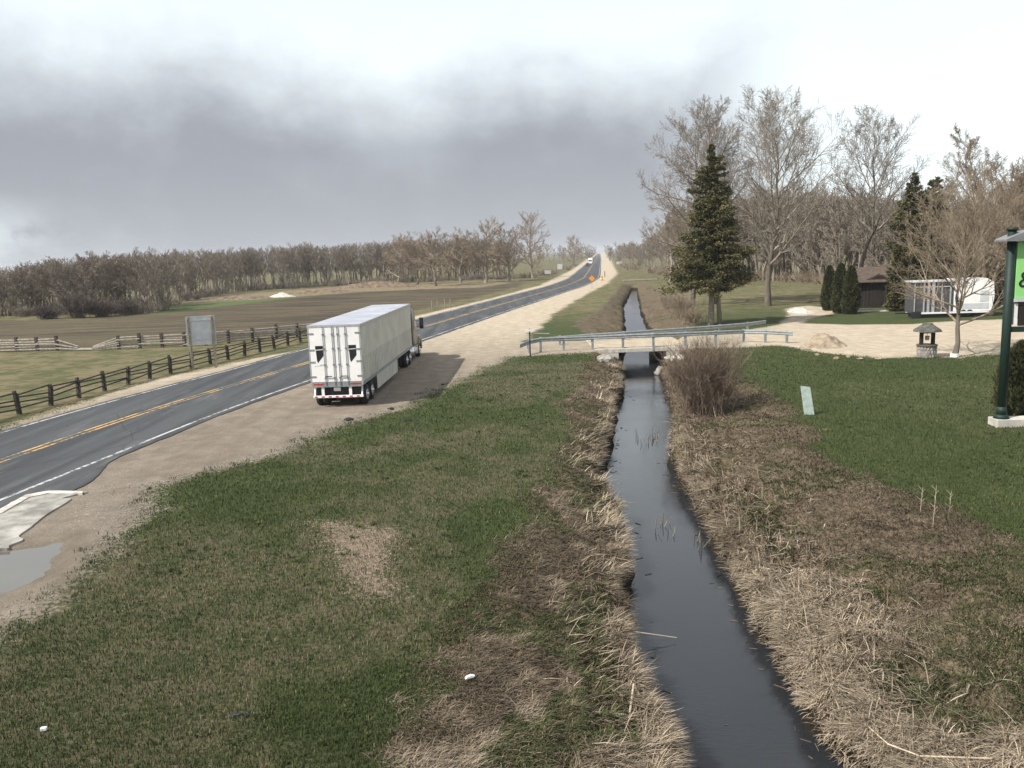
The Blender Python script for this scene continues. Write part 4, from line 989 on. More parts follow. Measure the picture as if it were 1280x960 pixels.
for s in (-1, 1):
    x0_, x1_ = sorted((s * 0.012, s * (hw - 0.068)))
    bm = B(); box(bm, x0_, x1_, -0.006, 0.055, Z0 + 0.18, Z1 - 0.125, 0.01); dr = obj('rear_door', bm, M['white'], tk)
    for xx in ((0.10, 0.55) if s < 0 else (0.17, 0.55)):
        bm = B(); xr = s * xx; tube(bm, (xr, -0.045, Z0 + 0.02), (xr, -0.045, Z1 - 0.06), 0.019, seg=8)
        for zz in (Z0 + 0.35, Z0 + 1.0, Z0 + 1.8, Z0 + 2.5): box(bm, xr - 0.05, xr + 0.05, -0.06, -0.008, zz, zz + 0.07)
        obj('lock_rod', bm, M['grey_roof'], dr)
    bm = B(); box(bm, *(sorted((s * 0.22, s * 0.55))), -0.07, -0.045, Z0 + 0.44, Z0 + 0.48); obj('door_handle', bm, M['black'], dr)
    for zz in (Z0 + 0.42, Z0 + 1.15, Z0 + 1.75, Z0 + 2.55):
        bm = B(); box(bm, *(sorted((s * (hw - 0.28), s * (hw - 0.005)))), -0.028, -0.007, zz, zz + 0.07); obj('hinge', bm, M['steel'], dr)
    # black mark: a block over a wedge, as on the photograph
    bm = B(); cx = s * 0.78 if s < 0 else 0.86
    prism(bm, [(cx - 0.19, 3.10), (cx + 0.19, 3.10), (cx + 0.19, 2.94), (cx - 0.19, 2.92)], -0.012, -0.0075)
    prism(bm, [(cx - 0.17, 2.88), (cx + 0.19, 2.90), (cx + 0.19, 2.60), (cx - 0.10, 2.26), (cx - 0.14, 2.36)], -0.012, -0.0075)
    obj('door_mark', bm, M['decal'], dr)
    if s < 0:
        bm = B(); box(bm, cx - 0.28, cx + 0.1, -0.0105, -0.0072, 2.10, 2.115); box(bm, cx - 0.02, cx + 0.16, -0.0105, -0.0072, 2.14, 2.165); obj('door_mark', bm, M['steel'], dr)
bm = B(); box(bm, -hw + 0.12, -hw + 0.62, -0.02, -0.0125, Z0 + 0.03, Z0 + 0.10); box(bm, hw - 0.62, hw - 0.12, -0.02, -0.0125, Z0 + 0.03, Z0 + 0.10); obj('tail_light', bm, M['red'], tk)
# rear impact guard
bm = B(); box(bm, -hw + 0.05, hw - 0.05, 0.02, 0.12, 0.50, 0.61, 0.01)
for xx in (-0.75, 0.62): box(bm, xx - 0.07, xx + 0.07, 0.04, 0.11, 0.60, Z0 - 0.06)
for s in (-1, 1): beam(bm, (s * (hw - 0.12), 0.07, 0.56), (s * (hw - 0.12), 0.3, Z0 - 0.02), 0.07, 0.06)
ig = obj('impact_guard', bm, M['white'], tk)
bm = B()
for k in range(7):
    x0_ = -hw + 0.12 + k * 0.35; box(bm, x0_, x0_ + 0.15, 0.014, 0.0195, 0.525, 0.585)
obj('reflector_strip', bm, M['red'], ig)
bm = B(); box(bm, -0.22, 0.12, 0.10, 0.115, Z0 - 0.30, Z0 - 0.12); obj('licence_plate', bm, M['litter'], tk)
bm = B(); box(bm, -hw + 0.2, hw - 0.2, 0.25, 0.33, 0.62, Z0 - 0.01); obj('mud_flap', bm, M['black'], tk)
bm = B(); box(bm, -0.5, -0.4, 0.15, Ln - 0.3, Z0 - 0.16, Z0); box(bm, 0.4, 0.5, 0.15, Ln - 0.3, Z0 - 0.16, Z0)
for yk in np.arange(0.5, Ln - 0.4, 0.9): box(bm, -hw + 0.06, hw - 0.06, yk, yk + 0.06, Z0 - 0.08, Z0 - 0.003)
box(bm, -0.55, 0.55, 0.45, 3.0, 0.58, 0.78); tube(bm, (-1.0, 1.0, 0.5), (1.0, 1.0, 0.5), 0.07); tube(bm, (-1.0, 2.3, 0.5), (1.0, 2.3, 0.5), 0.07)
obj('chassis', bm, M['black'], tk)
for yk in (0.98, 2.26):
    for s in (-1, 1):
        wheel(tk, s * 1.12, yk, face=s); wheel(tk, s * 0.80, yk, face=s, rim=M['black'])
for s in (-1, 1):
    bm = B(); box(bm, *(sorted((s * (hw - 0.03), s * hw))), 3.5, 9.9, 0.34, Z0 - 0.003)
    for yk in np.arange(3.9, 9.8, 0.6): box(bm, *(sorted((s * (hw - 0.002), s * (hw + 0.012)))), yk, yk + 0.05, 0.36, Z0 - 0.01)
    obj('side_skirt', bm, M['panel'], tk)
    bm = B(); box(bm, s * 0.85 - 0.06, s * 0.85 + 0.06, 12.3, 12.45, 0.28, Z0); box(bm, s * 0.85 - 0.15, s * 0.85 + 0.15, 12.22, 12.52, 0.24, 0.28); obj('landing_leg', bm, M['steel'], tk)
# tractor
c0 = Ln - 1.9
bm = B(); box(bm, -0.45, -0.33, c0 - 0.3, c0 + 7.6, 0.70, 0.98); box(bm, 0.33, 0.45, c0 - 0.3, c0 + 7.6, 0.70, 0.98); box(bm, -0.5, 0.5, c0 - 0.1, c0 + 1.6, 0.985, 1.10)
obj('tractor_frame', bm, M['black'], tk)
for yk in (c0 + 0.0, c0 + 1.32):
    for s in (-1, 1):
        wheel(tk, s * 1.08, yk, face=s); wheel(tk, s * 0.76, yk, face=s, rim=M['black'])
for s in (-1, 1): wheel(tk, s * 1.08, c0 + 5.9, face=s)
# sleeper and cab
ck = Ln + 0.55
prof = [(ck, 1.0), (ck, 3.55), (ck + 0.5, 3.85), (ck + 1.7, 3.6), (ck + 2.3, 3.0), (ck + 3.05, 2.05), (ck + 3.1, 1.0)]
bm = B(); prism(bm, prof, -1.18, 1.18, 'x'); bmesh.ops.bevel(bm, geom=bm.edges[:], offset=0.08, segments=3, affect='EDGES')
cb = obj('cab', bm, M['cab'], tk, True)
for s in (-1, 1):
    bm = B(); prism(bm, [(ck + 1.75, 2.15), (ck + 1.75, 2.85), (ck + 2.2, 2.85), (ck + 2.78, 2.15)], *(sorted((s * 1.17, s * 1.192))), 'x'); obj('window', bm, M['glass'], cb)
    bm = B(); prism(bm, [(ck + 0.05, 1.05), (ck + 0.05, 3.35), (ck + 0.28, 3.3), (ck + 0.28, 1.05)], *(sorted((s * 1.185, s * 1.24))), 'x'); obj('fairing', bm, M['black'], cb)
    bm = B(); beam(bm, (s * 1.18, ck + 2.6, 2.75), (s * 1.58, ck + 2.7, 2.75), 0.04, 0.04); beam(bm, (s * 1.18, ck + 2.6, 2.25), (s * 1.58, ck + 2.7, 2.25), 0.04, 0.04)
    box(bm, *(sorted((s * 1.42, s * 1.70))), ck + 2.62, ck + 2.78, 2.12, 2.92, 0.03); obj('mirror', bm, M['black'], tk)
    bm = B(); tube(bm, (s * 0.95, ck + 0.1, 0.72), (s * 0.95, ck + 2.0, 0.72), 0.30, seg=20); obj('fuel_tank', bm, M['chrome'], tk, True)
    bm = B(); box(bm, *(sorted((s * 0.7, s * 1.2))), ck + 2.05, ck + 2.9, 0.35, 0.98, 0.03); obj('step', bm, M['steel'], tk)
    bm = B(); prism(bm, [(ck + 3.1, 0.6), (ck + 3.1, 1.3), (ck + 3.5, 1.55), (ck + 4.5, 1.52), (ck + 4.95, 1.1), (ck + 5.0, 0.55), (ck + 4.6, 0.55), (ck + 4.35, 1.05), (ck + 3.75, 1.05), (ck + 3.5, 0.6)], *(sorted((s * 0.86, s * 1.22))), 'x')
    bmesh.ops.bevel(bm, geom=bm.edges[:], offset=0.04, segments=2, affect='EDGES'); obj('wheel_arch', bm, M['cab'], tk, True)
bm = B(); prism(bm, [(ck + 2.3, 3.02), (ck + 3.0, 2.14), (ck + 3.02, 2.16), (ck + 2.33, 3.05)], -1.02, 1.02, 'x')
for v_ in bm.verts: v_.co.y += 0.03; v_.co.z += 0.03
obj('windscreen', bm, M['glass'], cb)
bm = B(); prism(bm, [(ck + 3.0, 0.7), (ck + 3.0, 2.0), (ck + 4.6, 1.72), (ck + 5.0, 1.5), (ck + 5.05, 0.7)], -0.85, 0.85, 'x'); bmesh.ops.bevel(bm, geom=bm.edges[:], offset=0.08, segments=3, affect='EDGES'); obj('hood', bm, M['cab'], tk, True)
bm = B(); box(bm, -1.2, 1.2, ck + 5.0, ck + 5.15, 0.4, 0.75, 0.04); obj('front_bumper', bm, M['chrome'], tk)

# ------------------------------------------------------------------ bridge and guard rails
BY0, BY1 = 59.9, 67.6
a, b, c, d = creek(np.array([60.0])); bx0, bx1 = float(a[0]) - 0.9, float(b[0]) + 0.9
bd = thing('bridge', 'low concrete farm bridge carrying the gravel drive over the creek', 'bridge', ((bx0 + bx1) / 2, BY0, 0))
hx = (bx1 - bx0) / 2
bm = B(); box(bm, -hx - 1.2, hx + 1.2, 0, BY1 - BY0, -0.26, 0.03, 0.02); obj('deck', bm, M['concrete'], bd)
bm = B(); box(bm, -hx - 1.15, hx + 1.15, 0.30, BY1 - BY0 - 0.25, 0.031, 0.07); gs_ = obj('gravel_surface', bm, M['ground'], bd)
for k_ in ('gravel', 'dry'):
    at_ = gs_.data.attributes.new(k_, 'FLOAT', 'POINT'); at_.data.foreach_set('value', [1.0] * len(gs_.data.vertices))
for s in (-1, 1):
    bm = B(); x0_, x1_ = sorted((s * (hx - 0.55), s * (hx + 0.5))); box(bm, x0_, x1_, 0.02, BY1 - BY0 - 0.02, -2.3, -0.262, 0.03)
    obj('abutment', bm, M['concrete'], bd)
def rock(x, y, z, r, seed, material, lab, grp=None, name='boulder'):
    bm = B(); bmesh.ops.create_icosphere(bm, subdivisions=3, radius=1.0); g = random.Random(seed)
    ph = [g.uniform(0, 6) for _ in range(6)]
    for v_ in bm.verts:
        k = 1 + 0.16 * math.sin(v_.co.x * 3 + ph[0]) + 0.14 * math.sin(v_.co.y * 4 + ph[1]) + 0.12 * math.sin(v_.co.z * 5 + ph[2]) + 0.07 * math.sin(v_.co.x * 9 + v_.co.z * 7 + ph[3])
        v_.co = Vector((v_.co.x * r[0] * k, v_.co.y * r[1] * k, v_.co.z * r[2] * k))
    o = obj(name, bm, material, None, False, (x, y, z)); return tag(o, lab, 'rock', grp)
x, y = un(757, 452, -0.25); rock(x, y + 0.2, -0.25, (0.75, 0.7, 0.42), 1, M['stone'], 'grey boulder under the left end of the bridge deck')
x, y = un(846, 449, -0.3); rock(x, y + 0.3, -0.35, (0.7, 0.6, 0.4), 2, M['pale_stone'], 'pale boulder beside the right bridge abutment')
x, y = un(820, 462, -1.0); rock(x + 0.25, y - .2, -1.15, (0.45, 0.5, 0.35), 3, M['stone'], 'dark wet rock in the water under the right side of the bridge')
x, y = un(770, 478, -1.0); rock(x, y, -0.95, (0.3, 0.3, 0.2), 5, M['stone'], 'small grey rock at the water edge below the bridge')

def guardrail(name, label, pts, group, posts):
    t_ = thing(name, label, 'guardrail', (pts[0][0], pts[0][1], 0), 0, group); ox, oy = pts[0][:2]
    P = [(p[0] - ox, p[1] - oy, p[2]) for p in pts]
    bm = B()
    # W-beam: three folded strips
    sec = [(0.0, 0.0), (0.05, 0.05), (0.05, 0.10), (0.0, 0.155), (0.05, 0.21), (0.05, 0.26), (0.0, 0.31)]
    ring = []
    for i, p in enumerate(P):
        q0, q1 = P[max(0, i - 1)], P[min(len(P) - 1, i + 1)]; d = Vector((q1[0] - q0[0], q1[1] - q0[1], 0)).normalized(); nn = Vector((d.y, -d.x, 0))
        ring.append([bm.verts.new(Vector((p[0], p[1], p[2] - 0.31 + z_)) + nn * u_) for u_, z_ in sec] + [bm.verts.new(Vector((p[0], p[1], p[2] - 0.31 + z_)) + nn * (u_ - 0.012)) for u_, z_ in sec[::-1]])
    for i in range(len(ring) - 1):
        n = len(ring[i])
        for k in range(n): bm.faces.new((ring[i][k], ring[i][(k + 1) % n], ring[i + 1][(k + 1) % n], ring[i + 1][k]))
    bmesh.ops.recalc_face_normals(bm, faces=bm.faces)
    obj('rail', bm, M['steel'], t_)
    for (x, y, zt) in posts:
        bm = B(); zb = min(gz(x, y), 0) - 0.15
        if bx0 - 1.2 < x < bx1 + 1.2: zb = -0.2
        box(bm, -0.085, 0.085, -0.09, 0.09, zb, zt + 0.03, 0.01)
        obj('post', bm, M['post_wood'] if name == 'guardrail' and zt > 5 else M['steel'], t_, False, (x - ox, y - oy, 0))
    return t_
near_px = [(652, 430), (660, 426), (676, 424), (704, 422), (742, 420), (818, 416), (857, 415), (895, 413), (929, 411), (957, 412), (990, 414)]
def railpts(pp, baseoff=0):
    out = []
    for px, py, by in pp:
        x, y = un(px, by); z = zat(x, y, py); out.append((x, y, z))
    return out
NB = [(650, 430, 446), (662, 425, 442), (676, 422, 440.5), (705, 421, 438.5), (741, 419.5, 437), (779, 418, 436), (817, 416.5, 435), (857, 415, 433), (895, 413.5, 431), (930, 412, 428), (957, 412.5, 428.5), (984, 414, 429), (991, 414.5, 429.5)]
rp = railpts(NB)
guardrail('guardrail', 'nearer grey steel guardrail along the front of the creek bridge', rp, 'guardrails of the creek bridge', [(p[0], p[1] + 0.1, p[2]) for p in rp[1:-1]])
FB = [(660, 424, 436), (700, 420, 431), (740, 417, 428), (780, 414.5, 426), (820, 411.5, 423), (860, 409, 420), (900, 406, 416.5), (935, 403, 413), (957, 400, 410)]
rp = railpts(FB)
guardrail('guardrail', 'farther grey steel guardrail along the back of the creek bridge', rp, 'guardrails of the creek bridge', [(p[0], p[1] + 0.1, p[2]) for p in rp[:-1]])
x, y = un(663, 446); z_ = zat(x, y, 411)
t_ = thing('marker_post', 'thin marker post with small pale plate at the left end of the bridge rail', 'marker post', (x, y, 0))
bm = B(); tube(bm, (0, 0, -0.1), (0, 0, z_), 0.045); obj('post', bm, M['black'], t_); bm = B(); box(bm, -0.32, 0.32, -0.05, -0.03, z_ - 0.18, z_ - 0.04); obj('plate', bm, M['litter'], t_)
bm = B(); beam(bm, (-0.3, 0.0, z_ - 0.3), (1.4, 0.4, z_ - 0.42), 0.05, 0.05); obj('crossbar', bm, M['sign_back'], t_)

# ------------------------------------------------------------------ fences
fz = thing('rail_fence', 'dark wooden rail fence running beside the highway verge', 'fence', (*un(19, 519), 0))
ox, oy = fz.location.x, fz.location.y
fpts = []
f0 = np.array(un(-70, 543)); f1 = np.array(un(19, 519)); f2 = np.array(un(200, 470)); f3 = np.array(un(381, 427)); 
segs = [f0, f1, f2, f3, f3 + (f3 - f2) * 0.4]
cum = [0]; 
for i in range(4): cum.append(cum[-1] + np.linalg.norm(segs[i + 1] - segs[i]))
S_ = np.arange(0, cum[-1], 2.35)
pts = [np.array([np.interp(s, cum, [q[0] for q in segs]), np.interp(s, cum, [q[1] for q in segs])]) for s in S_]
for i, p in enumerate(pts):
    h = random.uniform(1.15, 1.3); bm = B(); box(bm, -0.08, 0.08, -0.08, 0.08, -0.2, h, 0.02); beam(bm, (0.12, 0, 0), (0.12, 0.0, h - .15), 0.07, 0.08)
    po = obj('post', bm, M['dark_wood'], fz, False, (p[0] - ox, p[1] - oy, gz(*p))); po.rotation_euler = (random.gauss(0, 0.05), random.gauss(0, 0.06), random.uniform(-.3, .3))
    if i < len(pts) - 1:
        q = pts[i + 1]
        for zz in (0.30, 0.55, 0.80, 1.02):
            j = random.uniform(-0.11, 0.11); bm = B(); beam(bm, (0, 0, zz + j), (q[0] - p[0], q[1] - p[1], zz + random.uniform(-0.11, 0.11)), 0.06, 0.075)
            obj('rail', bm, M['dark_wood'], fz, False, (p[0] - ox, p[1] - oy, gz(*p)))
f2z = thing('split_rail_fence', 'sagging pale split rail fence along the far side of the pasture', 'fence', (*un(0, 439), 0))
ox, oy = f2z.location.x, f2z.location.y
posts_px = [-40, -12, 22, 47, 72, 97, 118, 149, 175, 203, 231, 258, 286, 316, 346, 372, 398]
def fb(px): return float(np.interp(px, [-40, 97, 118, 258, 398], [441, 438, 438, 432, 418]))
PP = [np.array(un(px, fb(px))) for px in posts_px]
for i, p in enumerate(PP):
    z = gz(*p)
    if i not in (5, 6):
        bm = B(); box(bm, -0.13, 0.13, -0.1, 0.1, -0.2, random.uniform(1.25, 1.45), 0.02); obj('post', bm, M['dark_wood'], f2z, False, (p[0] - ox, p[1] - oy, z))
    if i < len(PP) - 1:
        q = PP[i + 1]; dx = q - p
        for k in range(5):
            za = 0.2 + k * 0.22 + random.uniform(-.05, .05); zb = 0.2 + k * 0.22 + random.uniform(-.05, .05)
            if i == 4: zb = za * 0.35
            if i == 6: za = zb * 0.3
            if i == 5: za = zb = 0.1 + 0.05 * k
            if i == 5 and k > 1: continue
            off = random.uniform(-0.12, 0.12)
            bm = B(); tube(bm, (-0.1, off, za), (dx[0] + 0.1, dx[1] + off, zb), 0.075, 0.06, 6); obj('rail', bm, M['grey_wood'], f2z, False, (p[0] - ox, p[1] - oy, z))

# ------------------------------------------------------------------ sign seen from behind
xa, ya = un(240, 462); xb, yb = un(263, 456)
zt = zat(xa, ya, 396)
sg = thing('road_sign', 'large grey road sign seen from behind on two wooden posts', 'sign', (xa, ya, 0), math.atan2(yb - ya, xb - xa) * 0.35)
wd_ = 1.75
for k in (0.08, wd_ - 0.12):
    bm = B(); box(bm, k - 0.075, k + 0.075, -0.075, 0.075, -0.2, zt - 0.02); obj('post', bm, M['post_wood'], sg)
bm = B(); box(bm, -0.10, wd_ + 0.08, 0.08, 0.105, zt - 2.05, zt, 0.004); pn = obj('sign_panel', bm, M['sign_back'], sg)
bm = B()
for zz in (zt - 0.35, zt - 1.7): box(bm, 0.16, wd_ - 0.2, 0.03, 0.078, zz, zz + 0.07)
obj('brace', bm, M['alu'], pn)
bm = B(); box(bm, -0.02, 0.004, -0.078, -0.02, zt - 1.95, zt - 0.2); box(bm, wd_ - 0.045, wd_ - 0.02, -0.078, -0.02, zt - 1.95, zt - 0.2); obj('channel', bm, M['grey_roof'], pn)

# ------------------------------------------------------------------ shed
x, y = un(1090, 385); x, y = x, y
rzs = -0.18
sh = thing('shed', 'small dark brown shed with shingled hip roof beside the columnar cedars', 'shed', (x + 0.45, y, 0), rzs)
sh.scale = (1.2, 1.1, 1.0); zr = zat(x, y, 334); ze = zat(x, y, 353)
bm = B(); box(bm, -1.75, 1.75, 0, 3.0, -0.1, ze + 0.05); wl = obj('wall', bm, M['wall_brown'], sh)
bm = B()
for k in np.arange(-1.7, 1.75, 0.3): box(bm, k, k + 0.03, -0.012, 0.001, 0, ze)
obj('batten', bm, M['dark_wood'], wl)
bm = B(); box(bm, -0.5, 0.45, -0.04, -0.013, 0.0, 1.95); obj('door', bm, M['wall_brown'], sh)
bm = B()
e = ze; A_ = [bm.verts.new(c) for c in ((-2.2, -0.5, e), (2.25, -0.5, e), (2.25, 3.5, e), (-2.2, 3.5, e))]
A2 = [bm.verts.new(c) for c in ((-2.2, -0.5, e + 0.1), (2.25, -0.5, e + 0.1), (2.25, 3.5, e + 0.1), (-2.2, 3.5, e + 0.1))]
r1_ = bm.verts.new((-1.3, 1.5, zr)); r2_ = bm.verts.new((0.9, 1.5, zr))
bm.faces.new(A_[::-1])
for i in range(4): bm.faces.new((A_[i], A_[(i + 1) % 4], A2[(i + 1) % 4], A2[i]))
bm.faces.new((A2[0], A2[1], r2_, r1_)); bm.faces.new((A2[1], A2[2], r2_)); bm.faces.new((A2[2], A2[3], r1_, r2_)); bm.faces.new((A2[3], A2[0], r1_))
rf = obj('roof', bm, M['roof_brown'], sh)
bm = B(); prism(bm, [(-0.95, e + 0.35), (0.1, e + 1.0), (1.15, e + 0.35)], -0.25, 1.2); dm = obj('dormer', bm, M['roof_brown'], rf)
bm = B(); prism(bm, [(-0.62, e + 0.40), (0.1, e + 0.86), (0.82, e + 0.40)], -0.262, -0.252); obj('dormer_face', bm, M['wall_brown'], dm)
x, y = un(1092, 389); bm = B(); box(bm, -2.1, 1.9, -0.8, 0.35, 0, 0.08, 0.02); o = obj('doorstep', bm, M['concrete'], None, False, (x, y, 0.0), rzs); tag(o, 'pale concrete pad in front of the brown shed', 'concrete pad')

# ------------------------------------------------------------------ travel trailer with screened porch
xl_, yl_ = un(1142, 398); xr_, yr_ = un(1256, 397)
tt_ = thing('travel_trailer', 'white travel trailer with dark screened room on its left half', 'trailer', (xl_, yl_, 0), math.atan2(yr_ - yl_, xr_ - xl_) * 0.3)
Lt = xr_ - xl_; zt = zat(xl_ + 3, yl_, 350)
bm = B(); pr_ = [(Lt * 0.50, 0.55), (Lt * 0.50, zt - 0.1), (Lt * 0.54, zt + 0.08), (Lt * 0.90, zt + 0.08), (Lt * 0.985, zt - 0.3), (Lt, zt * 0.55), (Lt * 0.97, 0.55)]
prism(bm, pr_, 0.0, 2.4); obj('body', bm, M['white'], tt_)
bm = B(); box(bm, Lt * 0.52, Lt * 0.93, -0.02, 0.0, 0.75, 1.25); box(bm, Lt * 0.82, Lt * 0.93, -0.02, -0.001, 1.4, 2.4); obj('side_panel', bm, M['sign_back'], tt_)
bm = B(); box(bm, Lt * 0.60, Lt * 0.68, -0.03, -0.001, zt - 0.35, zt - 0.22); box(bm, Lt * 0.72, Lt * 0.75, -0.03, -0.001, zt - 0.5, zt - 0.4); obj('vent', bm, M['steel'], tt_)
bm = B(); box(bm, 0.0, Lt * 0.496, 0.1, 2.3, 0.55, zt - 0.15); obj('screen_room', bm, M['screen'], tt_)
bm = B(); box(bm, -0.15, Lt * 0.5, -0.1, 2.4, zt - 0.145, zt - 0.02, 0.02); obj('awning_roof', bm, M['sign_back'], tt_)
bm = B()
for k, wv in ((0.0, 0.05), (0.115, 0.07), (0.165, 0.12), (0.225, 0.14), (0.34, 0.05), (0.445, 0.07)): box(bm, Lt * k, Lt * k + wv * 1.7, 0.02, 0.098, 0.45, zt - 0.15)
box(bm, 0.02, Lt * 0.49, 0.03, 0.097, zt - 0.62, zt - 0.52); obj('frame', bm, M['alu'], tt_)
bm = B(); box(bm, 0.1, Lt * 0.98, -0.1, 2.3, 0.38, 0.52); obj('bottom_sill', bm, M['litter'], tt_)
for k in (0.62, 0.70): 
    w_ = B(); tube(w_, (Lt * k, -0.02, 0.34), (Lt * k, 0.2, 0.34), 0.34, seg=20); obj('wheel', w_, M['tyre'], tt_, True)
bm = B(); box(bm, 0.3, Lt * 0.94, 0.05, 2.2, 0.02, 0.37); obj('undercarriage', bm, M['black'], tt_)
bm = B(); beam(bm, (0.05, 1.0, 0.42), (-1.3, 1.0, 0.42), 0.12, 0.12); box(bm, -0.2, 0.6, -0.15, 0.25, 0.0, 0.62, 0.05); obj('drawbar', bm, M['black'], tt_)

# ------------------------------------------------------------------ wishing well
x, y = un(1158, 446); zt = zat(x, y, 405); ww = thing('wishing_well', 'small round stone wishing well with dark shingled roof at the lawn edge', 'well', (x, y, gz(x, y)))
bm = B(); tube(bm, (0, 0, -0.1), (0, 0, 0.72), 0.55, 0.52, 20)
for k in range(18):
    an = k * math.pi / 9
    for zz in (0.12, 0.36, 0.6): tube(bm, (math.cos(an + zz) * 0.5, math.sin(an + zz) * 0.5, zz - .09), (math.cos(an + zz) * 0.5, math.sin(an + zz) * 0.5, zz + .09), 0.085, 0.075, 6)
obj('stone_ring', bm, M['stone'], ww); bm = B(); tube(bm, (0, 0, 0.72), (0, 0, 0.79), 0.62, 0.60, 20); obj('coping', bm, M['roof_brown'], ww)
for s in (-1, 1): bm = B(); box(bm, s * 0.36 - 0.09, s * 0.36 + 0.09, -0.09, 0.09, 0.7, 1.72); obj('post', bm, M['wall_brown'], ww)
bm = B(); tube(bm, (0, 0, 1.6), (0, 0, 1.72), 0.86, 0.80, 8); tube(bm, (0, 0, 1.72), (0, 0, zt - 0.02), 0.78, 0.34, 8); tube(bm, (0, 0, zt - 0.02), (0, 0, zt + 0.05), 0.34, 0.30, 8); obj('roof', bm, M['wood_roof'], ww)
bm = B(); tube(bm, (0, 0, 1.05), (0, 0, 1.32), 0.11, 0.14, 12); tube(bm, (0, 0, 1.32), (0, 0, 1.6), 0.012, 0.012, 6); obj('bucket', bm, M['stick'], ww)
bm = B(); tube(bm, (-0.36, 0, 1.5), (0.36, 0, 1.5), 0.04, 0.04, 8); obj('windlass', bm, M['wall_brown'], ww)

# small pale base of the young tree, gravel heap, dumped stones
x, y = un(1193, 446); bm = B(); tube(bm, (0, 0, -0.05), (0, 0, 0.22), 0.25, 0.235, 12); o = obj('tree_guard', bm, M['litter'], None, False, (x, y, gz(x, y))); tag(o, 'short white sleeve round the foot of the young tree', 'tree guard')
def heap(name, lab, px, py, rx, ry, h, material, seed):
    x, y = un(px, py); n = 48; V_, F_ = [], []
    gx_ = np.linspace(-1, 1, n); Xg, Yg = np.meshgrid(gx_, gx_)
    rr = np.sqrt(Xg ** 2 + Yg ** 2); Zg = h * (1 - ss(0, 1, rr)) + (fbm(Xg * 4 + seed, Yg * 4, 4) - 0.5) * h * 0.5 * (1 - ss(0.6, 1, rr)) - 0.03
    V_ = np.stack([Xg * rx, Yg * ry, Zg], -1).reshape(-1, 3); i = np.arange(n * n).reshape(n, n)
    q = np.stack([i[:-1, :-1], i[:-1, 1:], i[1:, 1:], i[1:, :-1]], -1).reshape(-1, 4)
    keep = (rr.ravel()[q] < 1.0).all(1)
    o = npobj(name, V_, [q[keep]], material, smooth=True); o.location = (x, y, gz(x, y)); tag(o, lab, 'heap'); return o
M['heap'] = plain('sandy_gravel', (0.30, 0.245, 0.18), 0.95, var=0.25, scale=2.5, bump=0.6, bscale=10)
M['brush_heap'] = plain('dumped_earth', (0.17, 0.128, 0.088), 0.95, var=0.35, scale=1.2, bump=0.6, bscale=4)
heap('gravel_heap', 'low tan gravel heap at the right end of the bridge drive', 1030, 433, 1.9, 1.5, 1.0, M['heap'], 1)
heap('gravel_heap', 'pale low gravel bank beside the lane left of the cedars', 1000, 390, 1.6, 2.5, 0.55, M['pale_stone'], 2)
heap('earth_heap', 'pale rubble heap at the far field edge before the wood', 352, 371, 3.2, 2.5, 0.9, M['pale_stone'], 3)
heap('earth_heap', 'long brown heap of earth left of the pale rubble at the field edge', 300, 374, 9, 4, 0.9, M['brush_heap'], 4)
heap('earth_heap', 'brown heap of earth right of the pale rubble at the field edge', 400, 366, 11, 4, 0.9, M['brush_heap'], 5)
heap('earth_heap', 'brown earth heap below the broad tan tree before the wood', 470, 359, 14, 4, 1.6, M['brush_heap'], 6)
for i, (px, py) in enumerate([(1045, 448), (1060, 446), (1075, 449), (1010, 437), (1098, 449), (1022, 444)]):
    x, y = un(px, py); rock(x, y, 0.02, (0.17, 0.15, 0.09), 20 + i, M['heap'], 'pale stone lying along the near edge of the gravel lot', 'stones edging the gravel lot', 'edging_stone')

# ------------------------------------------------------------------ big green sign
xs, ys_ = un(1251, 531)
zt = zat(xs, ys_, 287); gs = thing('business_sign', 'tall dark green sign post carrying a bright green board at the right edge', 'sign', (xs, ys_, gz(xs, ys_)), rad(-3))
bm = B(); tube(bm, (0, 0, 0.2), (0, 0, zt), 0.165, 0.155, 20); tube(bm, (0, 0, zt), (0, 0, zt + 0.1), 0.21, 0.19, 20); tube(bm, (0, 0, 0.28), (0, 0, 0.45), 0.30, 0.2, 20); tube(bm, (0, 0, 0.45), (0, 0, 0.75), 0.20, 0.165, 20); obj('post', bm, M['green_post'], gs, True)
bm = B(); tube(bm, (3.3, 0, 0.2), (3.3, 0, zt), 0.155, 0.145, 20); tube(bm, (3.3, 0, zt), (3.3, 0, zt + 0.1), 0.18, 0.16, 20); obj('post', bm, M['green_post'], gs, True)
bm = B(); box(bm, -0.32, 3.65, -0.35, 0.35, -0.25, 0.29, 0.02); obj('footing', bm, M['concrete'], gs)
zb0 = zat(xs + .3, ys_, 372); zb1 = zat(xs + .3, ys_, 301)
bm = B(); box(bm, 0.175, 3.12, -0.10, 0.10, zb0, zb1, 0.01); bo = obj('sign_board', bm, M['green_board'], gs)
bm = B(); box(bm, 0.15, 3.15, -0.14, 0.14, zb0 - 0.13, zb0 - 0.004); obj('sign_ledge', bm, M['sign_back'], gs)
bm = B(); prism(bm, [(-0.42, zb1 + 0.02), (-0.42, zb1 + 0.09), (0.2, zb1 + 0.34), (1.65, zb1 + 0.62), (3.1, zb1 + 0.34), (3.9, zb1 + 0.09), (3.9, zb1 + 0.02)], -0.42, 0.42); obj('sign_roof', bm, M['grey_roof'], gs)
bm = B(); box(bm, 0.42, 3.0, -0.06, 0.06, zb0 - 1.05, zb0 - 0.25); l2 = obj('lower_board', bm, M['wall_brown'], gs)
bm = B(); box(bm, 0.15, 3.15, -0.08, 0.08, zb0 - 1.28, zb0 - 1.08); obj('cross_beam', bm, M['green_post'], gs)
